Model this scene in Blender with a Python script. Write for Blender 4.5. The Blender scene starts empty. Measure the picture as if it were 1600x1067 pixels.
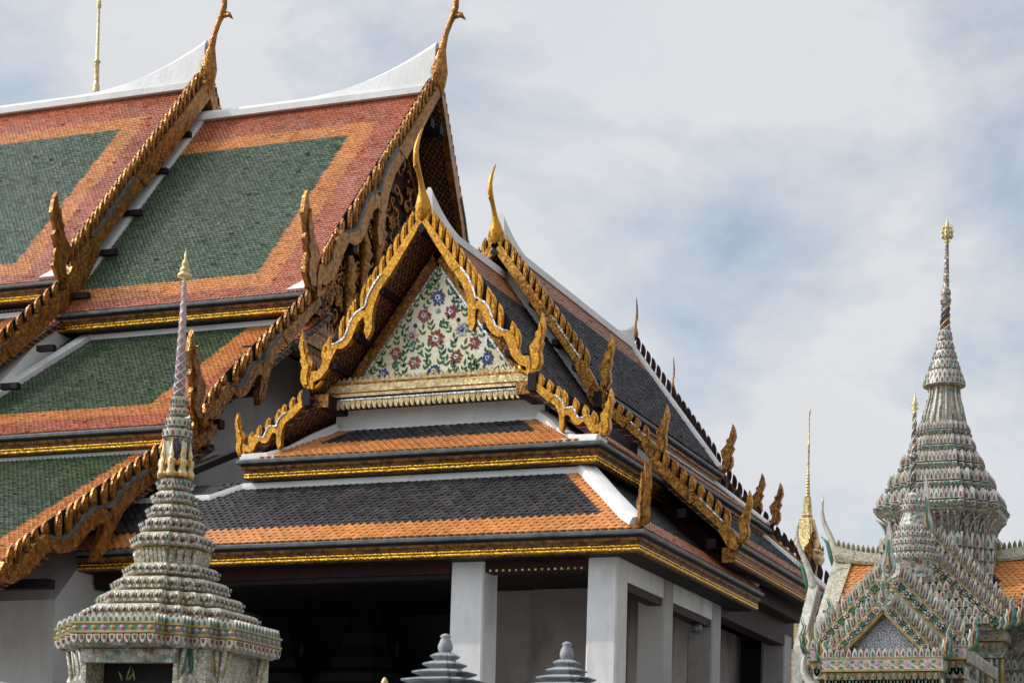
import bpy, math, random
from mathutils import Vector, Matrix, noise as mnoise
random.seed(7)
SC = bpy.context.scene
COL = SC.collection

# ------------------------------------------------------------------ camera, sky, sun, exposure
YAW, PITCH, ROLL = math.radians(21.9), math.radians(2.0), 0.027
F_PX, SHIFT_PX = 3230.0, 832.0 - 3230.0 * math.tan(math.radians(2.0))
CAMZ = 1.6
cd = bpy.data.cameras.new('camera')
cam = bpy.data.objects.new('camera', cd); COL.objects.link(cam)
SC.camera = cam
fw = Vector((-math.sin(YAW) * math.cos(PITCH), math.cos(YAW) * math.cos(PITCH), math.sin(PITCH)))
rt = Vector((math.cos(YAW), math.sin(YAW), 0.0))
up = rt.cross(fw)
# photo content leans to the right at the top (clockwise) -> camera rolled counter-clockwise
rt2 = rt * math.cos(ROLL) + up * math.sin(ROLL)
up2 = -rt * math.sin(ROLL) + up * math.cos(ROLL)
m = Matrix(((rt2.x, up2.x, -fw.x, 0), (rt2.y, up2.y, -fw.y, 0), (rt2.z, up2.z, -fw.z, CAMZ), (0, 0, 0, 1)))
cam.matrix_world = m
cd.sensor_width = 36.0
cd.lens = 36.0 * F_PX / 1600.0
# principal point offset (down along the derotated vertical) expressed in the rolled frame
_c, _s = math.cos(ROLL), math.sin(ROLL)
ppx, ppy = -SHIFT_PX * _s, SHIFT_PX * _c          # px right, px down of the picture centre
cd.shift_x = -ppx / 1600.0
cd.shift_y = ppy / 1600.0
cd.clip_start, cd.clip_end = 0.1, 20000.0
cd.dof.use_dof = True
cd.dof.focus_distance = 41.0
cd.dof.aperture_fstop = 4.5

SUN = Vector((-1.10, -0.34, 1.0)).normalized()
sl = bpy.data.lights.new('sun', 'SUN'); sl.energy = 2.7; sl.angle = math.radians(0.6); sl.color = (1.0, 0.93, 0.82)
so = bpy.data.objects.new('sun', sl); COL.objects.link(so)
so.rotation_euler = (-SUN).to_track_quat('-Z', 'Y').to_euler()

W = bpy.data.worlds.new("World"); SC.world = W; W.use_nodes = True
nt = W.node_tree; N = nt.nodes; LK = nt.links
for n in list(N): N.remove(n)
out = N.new('ShaderNodeOutputWorld'); bg = N.new('ShaderNodeBackground'); bg.inputs[1].default_value = 0.1
sky = N.new('ShaderNodeTexSky'); sky.sky_type = 'NISHITA'; sky.sun_disc = False
sky.sun_elevation = math.asin(SUN.z); sky.sun_rotation = math.atan2(SUN.x, SUN.y)
sky.air_density = 1.0; sky.dust_density = 0.4; sky.ozone_density = 1.5
tc = N.new('ShaderNodeTexCoord')
mp = N.new('ShaderNodeMapping'); mp.inputs['Scale'].default_value = (1.0, 1.0, 1.6); mp.inputs['Location'].default_value = (2.956, 1.230, 4.652)
nz = N.new('ShaderNodeTexNoise'); nz.inputs['Scale'].default_value = 5.5; nz.inputs['Detail'].default_value = 6.0
nz.inputs['Roughness'].default_value = 0.56; nz.inputs['Distortion'].default_value = 0.25
rp = N.new('ShaderNodeValToRGB'); rp.color_ramp.elements[0].position = 0.33; rp.color_ramp.elements[0].color = (0.28, 0.28, 0.28, 1)
rp.color_ramp.elements[1].position = 0.56; rp.color_ramp.elements[1].color = (1, 1, 1, 1)
nz2 = N.new('ShaderNodeTexNoise'); nz2.inputs['Scale'].default_value = 9.0; nz2.inputs['Detail'].default_value = 5.0
rp2 = N.new('ShaderNodeValToRGB'); rp2.color_ramp.elements[0].position = 0.3; rp2.color_ramp.elements[0].color = (6.9, 7.15, 7.6, 1)
rp2.color_ramp.elements[1].position = 0.7; rp2.color_ramp.elements[1].color = (7.5, 7.62, 7.8, 1)
mx = N.new('ShaderNodeMix'); mx.data_type = 'RGBA'
LK.new(tc.outputs['Generated'], mp.inputs['Vector'])
LK.new(mp.outputs[0], nz.inputs['Vector']); LK.new(mp.outputs[0], nz2.inputs['Vector'])
LK.new(nz.outputs['Fac'], rp.inputs[0]); LK.new(nz2.outputs['Fac'], rp2.inputs[0])
LK.new(rp.outputs[0], mx.inputs[0]); tn = N.new('ShaderNodeVectorMath'); tn.operation = 'MULTIPLY'; tn.inputs[1].default_value = (1.0, 1.17, 1.20)
LK.new(sky.outputs[0], tn.inputs[0]); LK.new(tn.outputs[0], mx.inputs[6]); LK.new(rp2.outputs[0], mx.inputs[7])
# unseen cloud glare round the sun, added as fill for front faces
dp = N.new('ShaderNodeVectorMath'); dp.operation = 'DOT_PRODUCT'; dp.inputs[1].default_value = SUN
LK.new(tc.outputs['Generated'], dp.inputs[0])
gm = N.new('ShaderNodeMapRange'); gm.interpolation_type = 'SMOOTHSTEP'; gm.inputs[1].default_value = 0.5; gm.inputs[2].default_value = 1.0; gm.inputs[3].default_value = 1.0; gm.inputs[4].default_value = 4.0
LK.new(dp.outputs['Value'], gm.inputs[0])
gx = N.new('ShaderNodeVectorMath'); gx.operation = 'SCALE'
LK.new(mx.outputs[2], gx.inputs[0]); LK.new(gm.outputs[0], gx.inputs['Scale'])
LK.new(gx.outputs[0], bg.inputs[0]); LK.new(bg.outputs[0], out.inputs[0])

SC.view_settings.view_transform = 'Standard'; SC.view_settings.look = 'None'
SC.view_settings.exposure = 0.0; SC.view_settings.gamma = 1.0; SC.view_settings.use_curve_mapping = False
SC.cycles.max_bounces = 6

# ------------------------------------------------------------------ materials
def mat(name, col, rough=0.6, metal=0.0, var=0.0, vscale=3.0, island=0.0, col2=None, facet=0.0, fscale=20.0, bump=0.0, bscale=20.0, spec=0.5,
        stain=None, sscale=1.2, rvar=0.0, spos=(0.5, 0.66)):
    M = bpy.data.materials.new(name); M.use_nodes = True
    nt = M.node_tree; N = nt.nodes; L = nt.links
    b = N['Principled BSDF']
    b.inputs['Roughness'].default_value = rough; b.inputs['Metallic'].default_value = metal
    b.inputs['Specular IOR Level'].default_value = spec
    rgb = N.new('ShaderNodeRGB'); rgb.outputs[0].default_value = (*col, 1)
    cur = rgb.outputs[0]
    geo = N.new('ShaderNodeNewGeometry')
    tc = N.new('ShaderNodeTexCoord')
    if var or col2:
        nz = N.new('ShaderNodeTexNoise'); nz.inputs['Scale'].default_value = vscale; nz.inputs['Detail'].default_value = 6; nz.inputs['Roughness'].default_value = 0.6
        L.new(tc.outputs['Object'], nz.inputs['Vector'])
        r = N.new('ShaderNodeValToRGB'); r.color_ramp.elements[0].position = 0.42; r.color_ramp.elements[1].position = 0.6
        L.new(nz.outputs['Fac'], r.inputs[0])
        mx = N.new('ShaderNodeMix'); mx.data_type = 'RGBA'
        c2 = col2 if col2 else tuple(c * (1 - var) for c in col)
        mx.inputs[7].default_value = (*c2, 1)
        L.new(r.outputs[0], mx.inputs[0]); L.new(cur, mx.inputs[6]); cur = mx.outputs[2]
    if stain:
        nz = N.new('ShaderNodeTexNoise'); nz.inputs['Scale'].default_value = sscale; nz.inputs['Detail'].default_value = 8; nz.inputs['Roughness'].default_value = 0.7
        mpn = N.new('ShaderNodeMapping'); mpn.inputs['Scale'].default_value = (1, 1, 0.35)
        L.new(tc.outputs['Object'], mpn.inputs['Vector']); L.new(mpn.outputs[0], nz.inputs['Vector'])
        r = N.new('ShaderNodeValToRGB'); r.color_ramp.elements[0].position = spos[0]; r.color_ramp.elements[1].position = spos[1]
        L.new(nz.outputs['Fac'], r.inputs[0])
        mx = N.new('ShaderNodeMix'); mx.data_type = 'RGBA'; mx.inputs[7].default_value = (*stain, 1)
        L.new(r.outputs[0], mx.inputs[0]); L.new(cur, mx.inputs[6]); cur = mx.outputs[2]
    if island:
        hs = N.new('ShaderNodeHueSaturation')
        mr = N.new('ShaderNodeMapRange'); mr.inputs[3].default_value = 1 - island; mr.inputs[4].default_value = 1 + island
        L.new(geo.outputs['Random Per Island'], mr.inputs[0]); L.new(mr.outputs[0], hs.inputs['Value'])
        L.new(cur, hs.inputs['Color']); cur = hs.outputs[0]
    L.new(cur, b.inputs['Base Color'])
    if rvar:
        mr = N.new('ShaderNodeMapRange'); mr.inputs[3].default_value = max(0.05, rough - rvar); mr.inputs[4].default_value = rough + rvar
        mm = N.new('ShaderNodeMath'); mm.operation = 'FRACT'; m2 = N.new('ShaderNodeMath'); m2.operation = 'MULTIPLY'; m2.inputs[1].default_value = 7.31
        L.new(geo.outputs['Random Per Island'], m2.inputs[0]); L.new(m2.outputs[0], mm.inputs[0]); L.new(mm.outputs[0], mr.inputs[0])
        L.new(mr.outputs[0], b.inputs['Roughness'])
    if facet:
        vo = N.new('ShaderNodeTexVoronoi'); vo.inputs['Scale'].default_value = fscale
        L.new(tc.outputs['Object'], vo.inputs['Vector'])
        v1 = N.new('ShaderNodeVectorMath'); v1.operation = 'SUBTRACT'; v1.inputs[1].default_value = (0.5, 0.5, 0.5)
        v2 = N.new('ShaderNodeVectorMath'); v2.operation = 'SCALE'; v2.inputs['Scale'].default_value = facet
        v3 = N.new('ShaderNodeVectorMath'); v3.operation = 'ADD'; v4 = N.new('ShaderNodeVectorMath'); v4.operation = 'NORMALIZE'
        L.new(vo.outputs['Color'], v1.inputs[0]); L.new(v1.outputs[0], v2.inputs[0]); L.new(v2.outputs[0], v3.inputs[0])
        L.new(geo.outputs['Normal'], v3.inputs[1]); L.new(v3.outputs[0], v4.inputs[0]); L.new(v4.outputs[0], b.inputs['Normal'])
    elif bump:
        nz = N.new('ShaderNodeTexNoise'); nz.inputs['Scale'].default_value = bscale; nz.inputs['Detail'].default_value = 5
        L.new(tc.outputs['Object'], nz.inputs['Vector'])
        bp = N.new('ShaderNodeBump'); bp.inputs['Strength'].default_value = bump; bp.inputs['Distance'].default_value = 0.03
        L.new(nz.outputs['Fac'], bp.inputs['Height']); L.new(bp.outputs[0], b.inputs['Normal'])
    return M

def soffit_mat(name, axis):
    M = mat(name, (0.035, 0.012, 0.006), 0.55)
    nt = M.node_tree; N = nt.nodes; L = nt.links; b = N['Principled BSDF']
    geo = N.new('ShaderNodeNewGeometry'); sp = N.new('ShaderNodeSeparateXYZ'); L.new(geo.outputs['Position'], sp.inputs[0])
    def m2(op, a, bb):
        n = N.new('ShaderNodeMath'); n.operation = op
        for i, v in enumerate((a, bb)):
            if v is None: continue
            if isinstance(v, (int, float)): n.inputs[i].default_value = v
            else: L.new(v, n.inputs[i])
        return n.outputs[0]
    u = m2('MULTIPLY', sp.outputs[axis], 3.2); v = m2('MULTIPLY', sp.outputs[2], 3.6)
    a = m2('ABSOLUTE', m2('SUBTRACT', m2('FRACT', m2('ADD', u, v), None), 0.5), None)
    c = m2('ABSOLUTE', m2('SUBTRACT', m2('FRACT', m2('SUBTRACT', u, v), None), 0.5), None)
    f = m2('LESS_THAN', m2('MINIMUM', a, c), 0.055)
    f2 = m2('GREATER_THAN', m2('ADD', a, c), 0.82)
    g = m2('MAXIMUM', f, f2)
    mx = N.new('ShaderNodeMix'); mx.data_type = 'RGBA'; mx.inputs[6].default_value = (0.028, 0.010, 0.006, 1); mx.inputs[7].default_value = (0.30, 0.12, 0.035, 1)
    L.new(g, mx.inputs[0]); L.new(mx.outputs[2], b.inputs['Base Color'])
    return M

def mosaic(name, palette, scale, rough=0.35, grout=(0.25, 0.24, 0.2), bump=0.6):
    """broken porcelain set in plaster: voronoi cells with a palette"""
    M = bpy.data.materials.new(name); M.use_nodes = True
    nt = M.node_tree; N = nt.nodes; L = nt.links; b = N['Principled BSDF']; b.inputs['Roughness'].default_value = rough
    tc = N.new('ShaderNodeTexCoord')
    vo = N.new('ShaderNodeTexVoronoi'); vo.inputs['Scale'].default_value = scale
    ve = N.new('ShaderNodeTexVoronoi'); ve.feature = 'DISTANCE_TO_EDGE'; ve.inputs['Scale'].default_value = scale
    L.new(tc.outputs['Object'], vo.inputs['Vector']); L.new(tc.outputs['Object'], ve.inputs['Vector'])
    sp = N.new('ShaderNodeSeparateColor'); L.new(vo.outputs['Color'], sp.inputs[0])
    r = N.new('ShaderNodeValToRGB'); r.color_ramp.interpolation = 'CONSTANT'
    els = r.color_ramp.elements
    pos = 0.0
    for i, (w, c) in enumerate(palette):
        e = els[i] if i < 2 else els.new(min(pos, 0.999))
        e.position = min(pos, 0.999); e.color = (*c, 1); pos += w
    L.new(sp.outputs[0], r.inputs[0])
    lt = N.new('ShaderNodeMath'); lt.operation = 'LESS_THAN'; lt.inputs[1].default_value = 0.06; L.new(ve.outputs['Distance'], lt.inputs[0])
    mx = N.new('ShaderNodeMix'); mx.data_type = 'RGBA'; mx.inputs[7].default_value = (*grout, 1)
    L.new(lt.outputs[0], mx.inputs[0]); L.new(r.outputs[0], mx.inputs[6]); L.new(mx.outputs[2], b.inputs['Base Color'])
    bp = N.new('ShaderNodeBump'); bp.inputs['Strength'].default_value = bump; bp.inputs['Distance'].default_value = 0.02
    L.new(ve.outputs['Distance'], bp.inputs['Height']); L.new(bp.outputs[0], b.inputs['Normal'])
    return M

GOLD = (0.72, 0.39, 0.065); OLD = (0.20, 0.085, 0.022)
gold = mat('gold_leaf', (0.62, 0.29, 0.032), 0.36, 0.75, col2=(0.52, 0.23, 0.026), vscale=8, facet=0.28, fscale=40, stain=(0.17, 0.07, 0.016), sscale=8.0, spos=(0.54, 0.72))
gold_old = mat('weathered_gold', (0.44, 0.20, 0.042), 0.36, 0.7, col2=(0.24, 0.095, 0.022), vscale=8, facet=0.5, fscale=38, stain=(0.075, 0.03, 0.011), sscale=6.0, spos=(0.50, 0.68))
gold_mid = mat('amber_gold', (0.54, 0.255, 0.036), 0.38, 0.7, col2=(0.30, 0.125, 0.022), vscale=8, facet=0.36, fscale=40, stain=(0.10, 0.042, 0.014), sscale=7.0, spos=(0.50, 0.68))
gold_pale = mat('pale_gold', (0.74, 0.58, 0.29), 0.45, 0.55, col2=(0.50, 0.36, 0.15), vscale=8, facet=0.35, fscale=30)
gold_bead = mat('bright_gold', (1.0, 0.60, 0.07), 0.26, 1.0, facet=0.6, fscale=30, col2=(0.60, 0.30, 0.04), vscale=16)
gold_dark = mat('brown_gilding', (0.26, 0.12, 0.03), 0.5, 0.5, col2=(0.08, 0.035, 0.012), vscale=7, facet=0.5, fscale=30)
silver = mat('mirror_strip', (0.60, 0.61, 0.60), 0.25, 0.9, facet=0.45, fscale=40)
white = mat('white_plaster', (0.75, 0.74, 0.71), 0.75, var=0.10, vscale=1.2, bump=0.2, bscale=7, stain=(0.47, 0.46, 0.43), sscale=3.2, spos=(0.58, 0.80))
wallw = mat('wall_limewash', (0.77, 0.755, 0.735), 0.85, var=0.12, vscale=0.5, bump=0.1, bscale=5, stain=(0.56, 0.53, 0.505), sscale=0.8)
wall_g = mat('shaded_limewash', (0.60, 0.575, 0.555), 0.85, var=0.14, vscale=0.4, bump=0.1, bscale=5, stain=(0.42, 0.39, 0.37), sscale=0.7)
gutter_m = mat('grey_gutter', (0.10, 0.11, 0.11), 0.5, var=0.5, vscale=5)
dark = mat('timber_and_shade', (0.020, 0.014, 0.015), 0.65, var=0.4, vscale=4, spec=0.2)  # timber, and also stands in for shade in the niche and crest gaps
redwood = mat('red_lacquer', (0.040, 0.012, 0.009), 0.6, var=0.4, vscale=3, spec=0.2)
shade_w = mat('shaded_plaster', (0.44, 0.415, 0.395), 0.85, var=0.15, vscale=0.5, bump=0.1, bscale=5, stain=(0.30, 0.265, 0.24), sscale=0.8)  # darker limewash copy for the inner columns, shade put into its colour
inner_m = mat('dim_plaster', (0.36, 0.32, 0.30), 0.9, var=0.25, vscale=0.5, spec=0.1, stain=(0.20, 0.165, 0.15), sscale=0.9)  # plaster kept dark, the porch's dimness is put into its colour
black_in = mat('dark_interior', (0.030, 0.026, 0.024), 0.85, var=0.3, vscale=0.6)  # near-black stands in for the shade deep inside openings
shrine_m = mat('silhouette_teak', (0.008, 0.007, 0.007), 0.6, var=0.4, vscale=4)  # near-black, the shrines' silhouette shade is put into the colour
soffit_x = soffit_mat('gilt_soffit_x', 0); soffit_y = soffit_mat('gilt_soffit_y', 1)
t_green = mat('green_tile', (0.056, 0.090, 0.044), 0.27, island=0.28, rvar=0.14, col2=(0.068, 0.100, 0.055), vscale=0.45, spec=0.75, stain=(0.085, 0.115, 0.085), sscale=1.3, spos=(0.52, 0.75))
t_orange = mat('orange_tile', (0.60, 0.245, 0.075), 0.30, island=0.16, rvar=0.12, var=0.12, vscale=0.5)
t_red = mat('red_tile', (0.47, 0.138, 0.062), 0.28, island=0.15, rvar=0.13, var=0.22, vscale=0.6, spec=0.7, stain=(0.44, 0.19, 0.14), sscale=1.2, spos=(0.5, 0.75))
t_black_shade = mat('black_tile_shade', (0.024, 0.022, 0.023), 0.52, island=0.4, rvar=0.14, var=0.3, vscale=0.7, spec=0.22, stain=(0.05, 0.047, 0.045), sscale=1.5, spos=(0.55, 0.8))  # black tile of the side slopes, their shade put into the colour
t_black = mat('black_tile', (0.052, 0.047, 0.048), 0.48, island=0.4, rvar=0.14, var=0.3, vscale=0.7, spec=0.3, stain=(0.06, 0.057, 0.055), sscale=1.5, spos=(0.55, 0.8))
t_orange_shade = mat('orange_tile_shade', (0.36, 0.135, 0.055), 0.42, island=0.2, rvar=0.1, var=0.25, vscale=0.6)  # orange tile of the side slopes, dulled to paint in their shade
t_under = mat('tile_bed', (0.02, 0.017, 0.015), 0.8)
stone = mat('grey_granite', (0.31, 0.32, 0.33), 0.75, var=0.25, vscale=7, bump=0.25, bscale=40, stain=(0.09, 0.095, 0.10), sscale=2.5)
ped_base = mat('cream_mosaic', (0.95, 0.87, 0.66), 0.32, 0.35, col2=(0.94, 0.78, 0.45), vscale=1.3, facet=0.16, fscale=40)
c_red = mat('red_glass', (0.42, 0.035, 0.03), 0.22); c_blue = mat('blue_glass', (0.03, 0.05, 0.36), 0.22)
c_green = mat('green_glass', (0.02, 0.17, 0.06), 0.22); c_yel = mat('yellow_porcelain', (0.40, 0.28, 0.085), 0.4, var=0.35, vscale=8)
c_pink = mat('pink_porcelain', (0.50, 0.22, 0.34), 0.35); c_ora = mat('ochre_porcelain', (0.50, 0.25, 0.12), 0.35)
c_white = mat('white_porcelain', (0.72, 0.71, 0.68), 0.32, island=0.15, var=0.2, vscale=10, stain=(0.36, 0.34, 0.30), sscale=5.0, spos=(0.54, 0.72))
c_cream = mat('aged_porcelain', (0.60, 0.555, 0.455), 0.4, island=0.22, var=0.3, vscale=9, stain=(0.24, 0.21, 0.15), sscale=6.0, spos=(0.52, 0.7))
c_shell = mat('grey_white_porcelain', (0.54, 0.505, 0.42), 0.34, island=0.28, var=0.3, vscale=10, stain=(0.27, 0.25, 0.20), sscale=5.0, spos=(0.50, 0.70))
c_red2 = mat('maroon_porcelain', (0.20, 0.042, 0.036), 0.35, island=0.3); c_teal = mat('teal_porcelain', (0.05, 0.16, 0.10), 0.32, island=0.35)
c_navy = mat('navy_tile', (0.02, 0.022, 0.06), 0.3)
PW = (0.55, 0.52, 0.44)
porc = mosaic('broken_porcelain', [(0.52, PW), (0.16, (0.40, 0.38, 0.32)), (0.13, (0.07, 0.22, 0.15)), (0.09, (0.28, 0.07, 0.06)), (0.10, (0.48, 0.36, 0.14))], 17)
porc_d = mosaic('ribbed_porcelain', [(0.40, (0.42, 0.38, 0.30)), (0.2, (0.30, 0.24, 0.14)), (0.16, (0.10, 0.2, 0.14)), (0.12, (0.2, 0.06, 0.05)), (0.12, (0.5, 0.48, 0.42))], 16)
porc_w = mosaic('cream_porcelain', [(0.56, (0.57, 0.525, 0.42)), (0.24, (0.43, 0.39, 0.28)), (0.20, (0.40, 0.31, 0.12))], 24, grout=(0.22, 0.20, 0.15))
porc_p = mosaic('grey_shell_mosaic', [(0.5, (0.50, 0.50, 0.52)), (0.3, (0.40, 0.40, 0.43)), (0.2, (0.56, 0.55, 0.56))], 22, grout=(0.07, 0.07, 0.08), bump=1.0)
band_m = mosaic('green_band', [(0.5, (0.05, 0.17, 0.11)), (0.2, (0.36, 0.27, 0.10)), (0.3, (0.5, 0.48, 0.43))], 16)
chip = mosaic('glass_chips', [(0.34, (0.05, 0.035, 0.025)), (0.26, (0.55, 0.53, 0.5)), (0.2, (0.30, 0.12, 0.03)), (0.2, (0.10, 0.05, 0.03))], 26, rough=0.25)
ground_m = mat('shaded_paving', (0.19, 0.18, 0.165), 0.85, var=0.25, vscale=0.3)  # paving kept dark, shade of unseen surroundings put into its colour
lamp_m = mat('grey_metal', (0.16, 0.165, 0.17), 0.45, 0.3)
leaf_m = mat('leaf_green', (0.10, 0.16, 0.03), 0.5)

# ------------------------------------------------------------------ mesh helpers
V3 = Vector
Z = V3((0, 0, 1))
class MB:
    def __init__(s): s.v, s.f, s.m, s.sm, s.mats = [], [], [], [], []
    def mi(s, m):
        if m not in s.mats: s.mats.append(m)
        return s.mats.index(m)
    def add(s, vs, fs, m, smooth=False):
        o = len(s.v); s.v.extend(tuple(v) for v in vs); k = s.mi(m)
        for f in fs: s.f.append(tuple(i + o for i in f)); s.m.append(k); s.sm.append(smooth)
    def obox(s, O, U, Vv, Ww, m):
        """box from corner O spanned by three vectors"""
        O, U, Vv, Ww = V3(O), V3(U), V3(Vv), V3(Ww)
        if U.cross(Vv).dot(Ww) < 0: U, Vv = Vv, U
        p = [O, O + U, O + U + Vv, O + Vv]; p += [q + Ww for q in p]
        s.add(p, [(3, 2, 1, 0), (4, 5, 6, 7), (0, 1, 5, 4), (1, 2, 6, 5), (2, 3, 7, 6), (3, 0, 4, 7)], m)
    def box(s, a, b, m):
        s.obox(a, (b[0] - a[0], 0, 0), (0, b[1] - a[1], 0), (0, 0, b[2] - a[2]), m)
    def prism(s, poly, O, S, Up, Wn, t0, t1, m, mside=None):
        """extrude a 2D outline lying in (S, Up) along Wn"""
        O, S, Up, Wn = V3(O), V3(S), V3(Up), V3(Wn)
        n = len(poly)
        a = [O + S * x + Up * y + Wn * t0 for x, y in poly]; b = [O + S * x + Up * y + Wn * t1 for x, y in poly]
        area = sum(poly[i][0] * poly[(i + 1) % n][1] - poly[(i + 1) % n][0] * poly[i][1] for i in range(n))
        flip = (area * S.cross(Up).dot(Wn) * (t1 - t0)) < 0
        fr = list(range(n, 2 * n)); bk = list(range(n - 1, -1, -1))
        sd = [(i, (i + 1) % n, n + (i + 1) % n, n + i) for i in range(n)]
        if flip: fr.reverse(); bk.reverse(); sd = [tuple(reversed(q)) for q in sd]
        s.add(a + b, [tuple(fr), tuple(bk)], m)
        o = len(s.v) - 2 * n; k = s.mi(mside or m)
        for q in sd: s.f.append(tuple(i + o for i in q)); s.m.append(k); s.sm.append(False)
    def loft(s, rings, m, close=True, cap0=True, cap1=True, smooth=False, mats=None):
        n = len(rings[0]); vs = [p for r in rings for p in r]
        for j in range(len(rings) - 1):
            fs = []
            for i in range(n if close else n - 1):
                i2 = (i + 1) % n
                fs.append((j * n + i, j * n + i2, (j + 1) * n + i2, (j + 1) * n + i))
            if j == 0:
                o = len(s.v); s.v.extend(tuple(v) for v in vs)
            k = s.mi(mats[j] if mats else m)
            for f in fs: s.f.append(tuple(q + o for q in f)); s.m.append(k); s.sm.append(smooth)
        if cap0: s.f.append(tuple(o + i for i in range(n - 1, -1, -1))); s.m.append(s.mi(mats[0] if mats else m)); s.sm.append(False)
        if cap1: s.f.append(tuple(o + (len(rings) - 1) * n + i for i in range(n))); s.m.append(s.mi(mats[-1] if mats else m)); s.sm.append(False)
    def lathe(s, c, prof, m, plan=None, n=20, smooth=True, mats=None, cap0=True, cap1=True):
        """prof: (radius, z) upwards; plan: unit outline for a redented plan"""
        if plan is None: plan = [(math.cos(2 * math.pi * i / n), math.sin(2 * math.pi * i / n)) for i in range(n)]
        rings = [[V3((c[0] + r * x, c[1] + r * y, c[2] + z)) for x, y in plan] for r, z in prof]
        s.loft(rings, m, smooth=smooth, mats=mats, cap0=cap0, cap1=cap1)
    def tube(s, path, rad, m, n=8, smooth=True, flat=None):
        """tube through points; rad: per point radius; flat=(axis vector, factor) squashes it"""
        path = [V3(p) for p in path]; rings = []
        ref = None
        for i, p in enumerate(path):
            d = (path[min(i + 1, len(path) - 1)] - path[max(i - 1, 0)]).normalized()
            if ref is None: ref = V3((1, 0, 0)) if abs(d.x) < 0.8 else V3((0, 1, 0))
            u = (ref - d * ref.dot(d)).normalized(); w = d.cross(u); ref = u
            ring = []
            for k in range(n):
                a = 2 * math.pi * k / n
                q = (u * math.cos(a) + w * math.sin(a)) * rad[i]
                if flat: fa = V3(flat[0]); q = q - fa * (q.dot(fa) * (1 - flat[1]))
                ring.append(p + q)
            rings.append(ring)
        s.loft(rings, m, smooth=smooth)
    def build(s, name, parent=None, label=None):
        me = bpy.data.meshes.new(name); me.from_pydata(s.v, [], s.f)
        for mm in s.mats: me.materials.append(mm)
        me.polygons.foreach_set('material_index', s.m); me.polygons.foreach_set('use_smooth', s.sm); me.update()
        o = bpy.data.objects.new(name, me); COL.objects.link(o)
        if parent is not None:
            o.parent = parent
            q = parent; acc = V3((0, 0, 0))
            while q is not None: acc = acc + q.location; q = q.parent
            me.transform(Matrix.Translation(-acc))
        if label: o['label'] = label
        return o

def thing(name, label, cat, loc, group=None):
    o = bpy.data.objects.new(name, None); COL.objects.link(o); o.location = loc
    o.empty_display_size = 0.3
    o['label'] = label; o['category'] = cat
    if group: o['group'] = group
    return o
def tag(o, label, cat, group=None):
    o['label'] = label; o['category'] = cat
    if group: o['group'] = group
    return o

# ------------------------------------------------------------------ roof pieces
def tile_slope(mb, O, T, S, umin, umax, vmax, w, h, colour, lift=0.028):
    """overlapping pointed tiles. O eave point, T unit along the eave, S unit up the slope; colour(u,v) -> material or None"""
    O, T, S = V3(O), V3(T).normalized(), V3(S).normalized()
    Nn = T.cross(S)
    if Nn.z < 0: Nn = -Nn
    flip = T.cross(S).dot(Nn) < 0
    rows = int(vmax / h) + 1
    for j in range(rows):
        v = j * h
        off = (j % 2) * 0.5
        i0 = int(math.floor(umin / w)) - 1; i1 = int(math.ceil(umax / w)) + 1
        for i in range(i0, i1):
            u = (i + off) * w
            if u < umin or u > umax: continue
            c = colour(u, v)
            if c is None: continue
            e = random.uniform(-0.004, 0.004); tw = random.uniform(-0.006, 0.006)
            l = lift + e; g = 0.485 * w
            if random.random() < 0.02: l += random.uniform(0.006, 0.016); tw *= 3
            top = min(v + 1.45 * h, vmax + 0.02)
            P = lambda du, vv, nn: O + T * (u + du) + S * vv + Nn * nn
            cr = 0.15 * w
            pts = [P(g, top, 0.004), P(0, top, 0.004 + cr), P(-g, top, 0.004), P(-g, v + 0.22 * h, l - tw), P(0, v - 0.26 * h, l + cr), P(g, v + 0.22 * h, l + tw),
                   P(-g, v + 0.22 * h, -0.004), P(0, v - 0.26 * h, -0.004), P(g, v + 0.22 * h, -0.004)]
            fs = [(1, 2, 3, 4), (0, 1, 4, 5), (3, 6, 7, 4), (4, 7, 8, 5)]
            if flip: fs = [tuple(reversed(f)) for f in fs]
            mb.add(pts, fs, c)

def slope_slab(mb, pts4, th, m_top, m_under):
    """pts4: eave-left, eave-right, ridge-right, ridge-left, top surface"""
    p = [V3(q) for q in pts4]
    n = (p[1] - p[0]).cross(p[3] - p[0]).normalized()
    if n.z < 0: n = -n
    q = [a - n * th for a in p]
    fl = (p[1] - p[0]).cross(p[3] - p[0]).dot(n) > 0
    top = (0, 1, 2, 3) if fl else (3, 2, 1, 0); bot = tuple(reversed(top))
    mb.add(p, [top], m_top); mb.add(q, [bot], m_under)
    a = p + q
    for i in range(4):
        j = (i + 1) % 4
        f = (i, 4 + i, 4 + j, j)
        mb.add([a[k] for k in (f if fl else reversed(f))], [(0, 1, 2, 3)], m_under)

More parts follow.
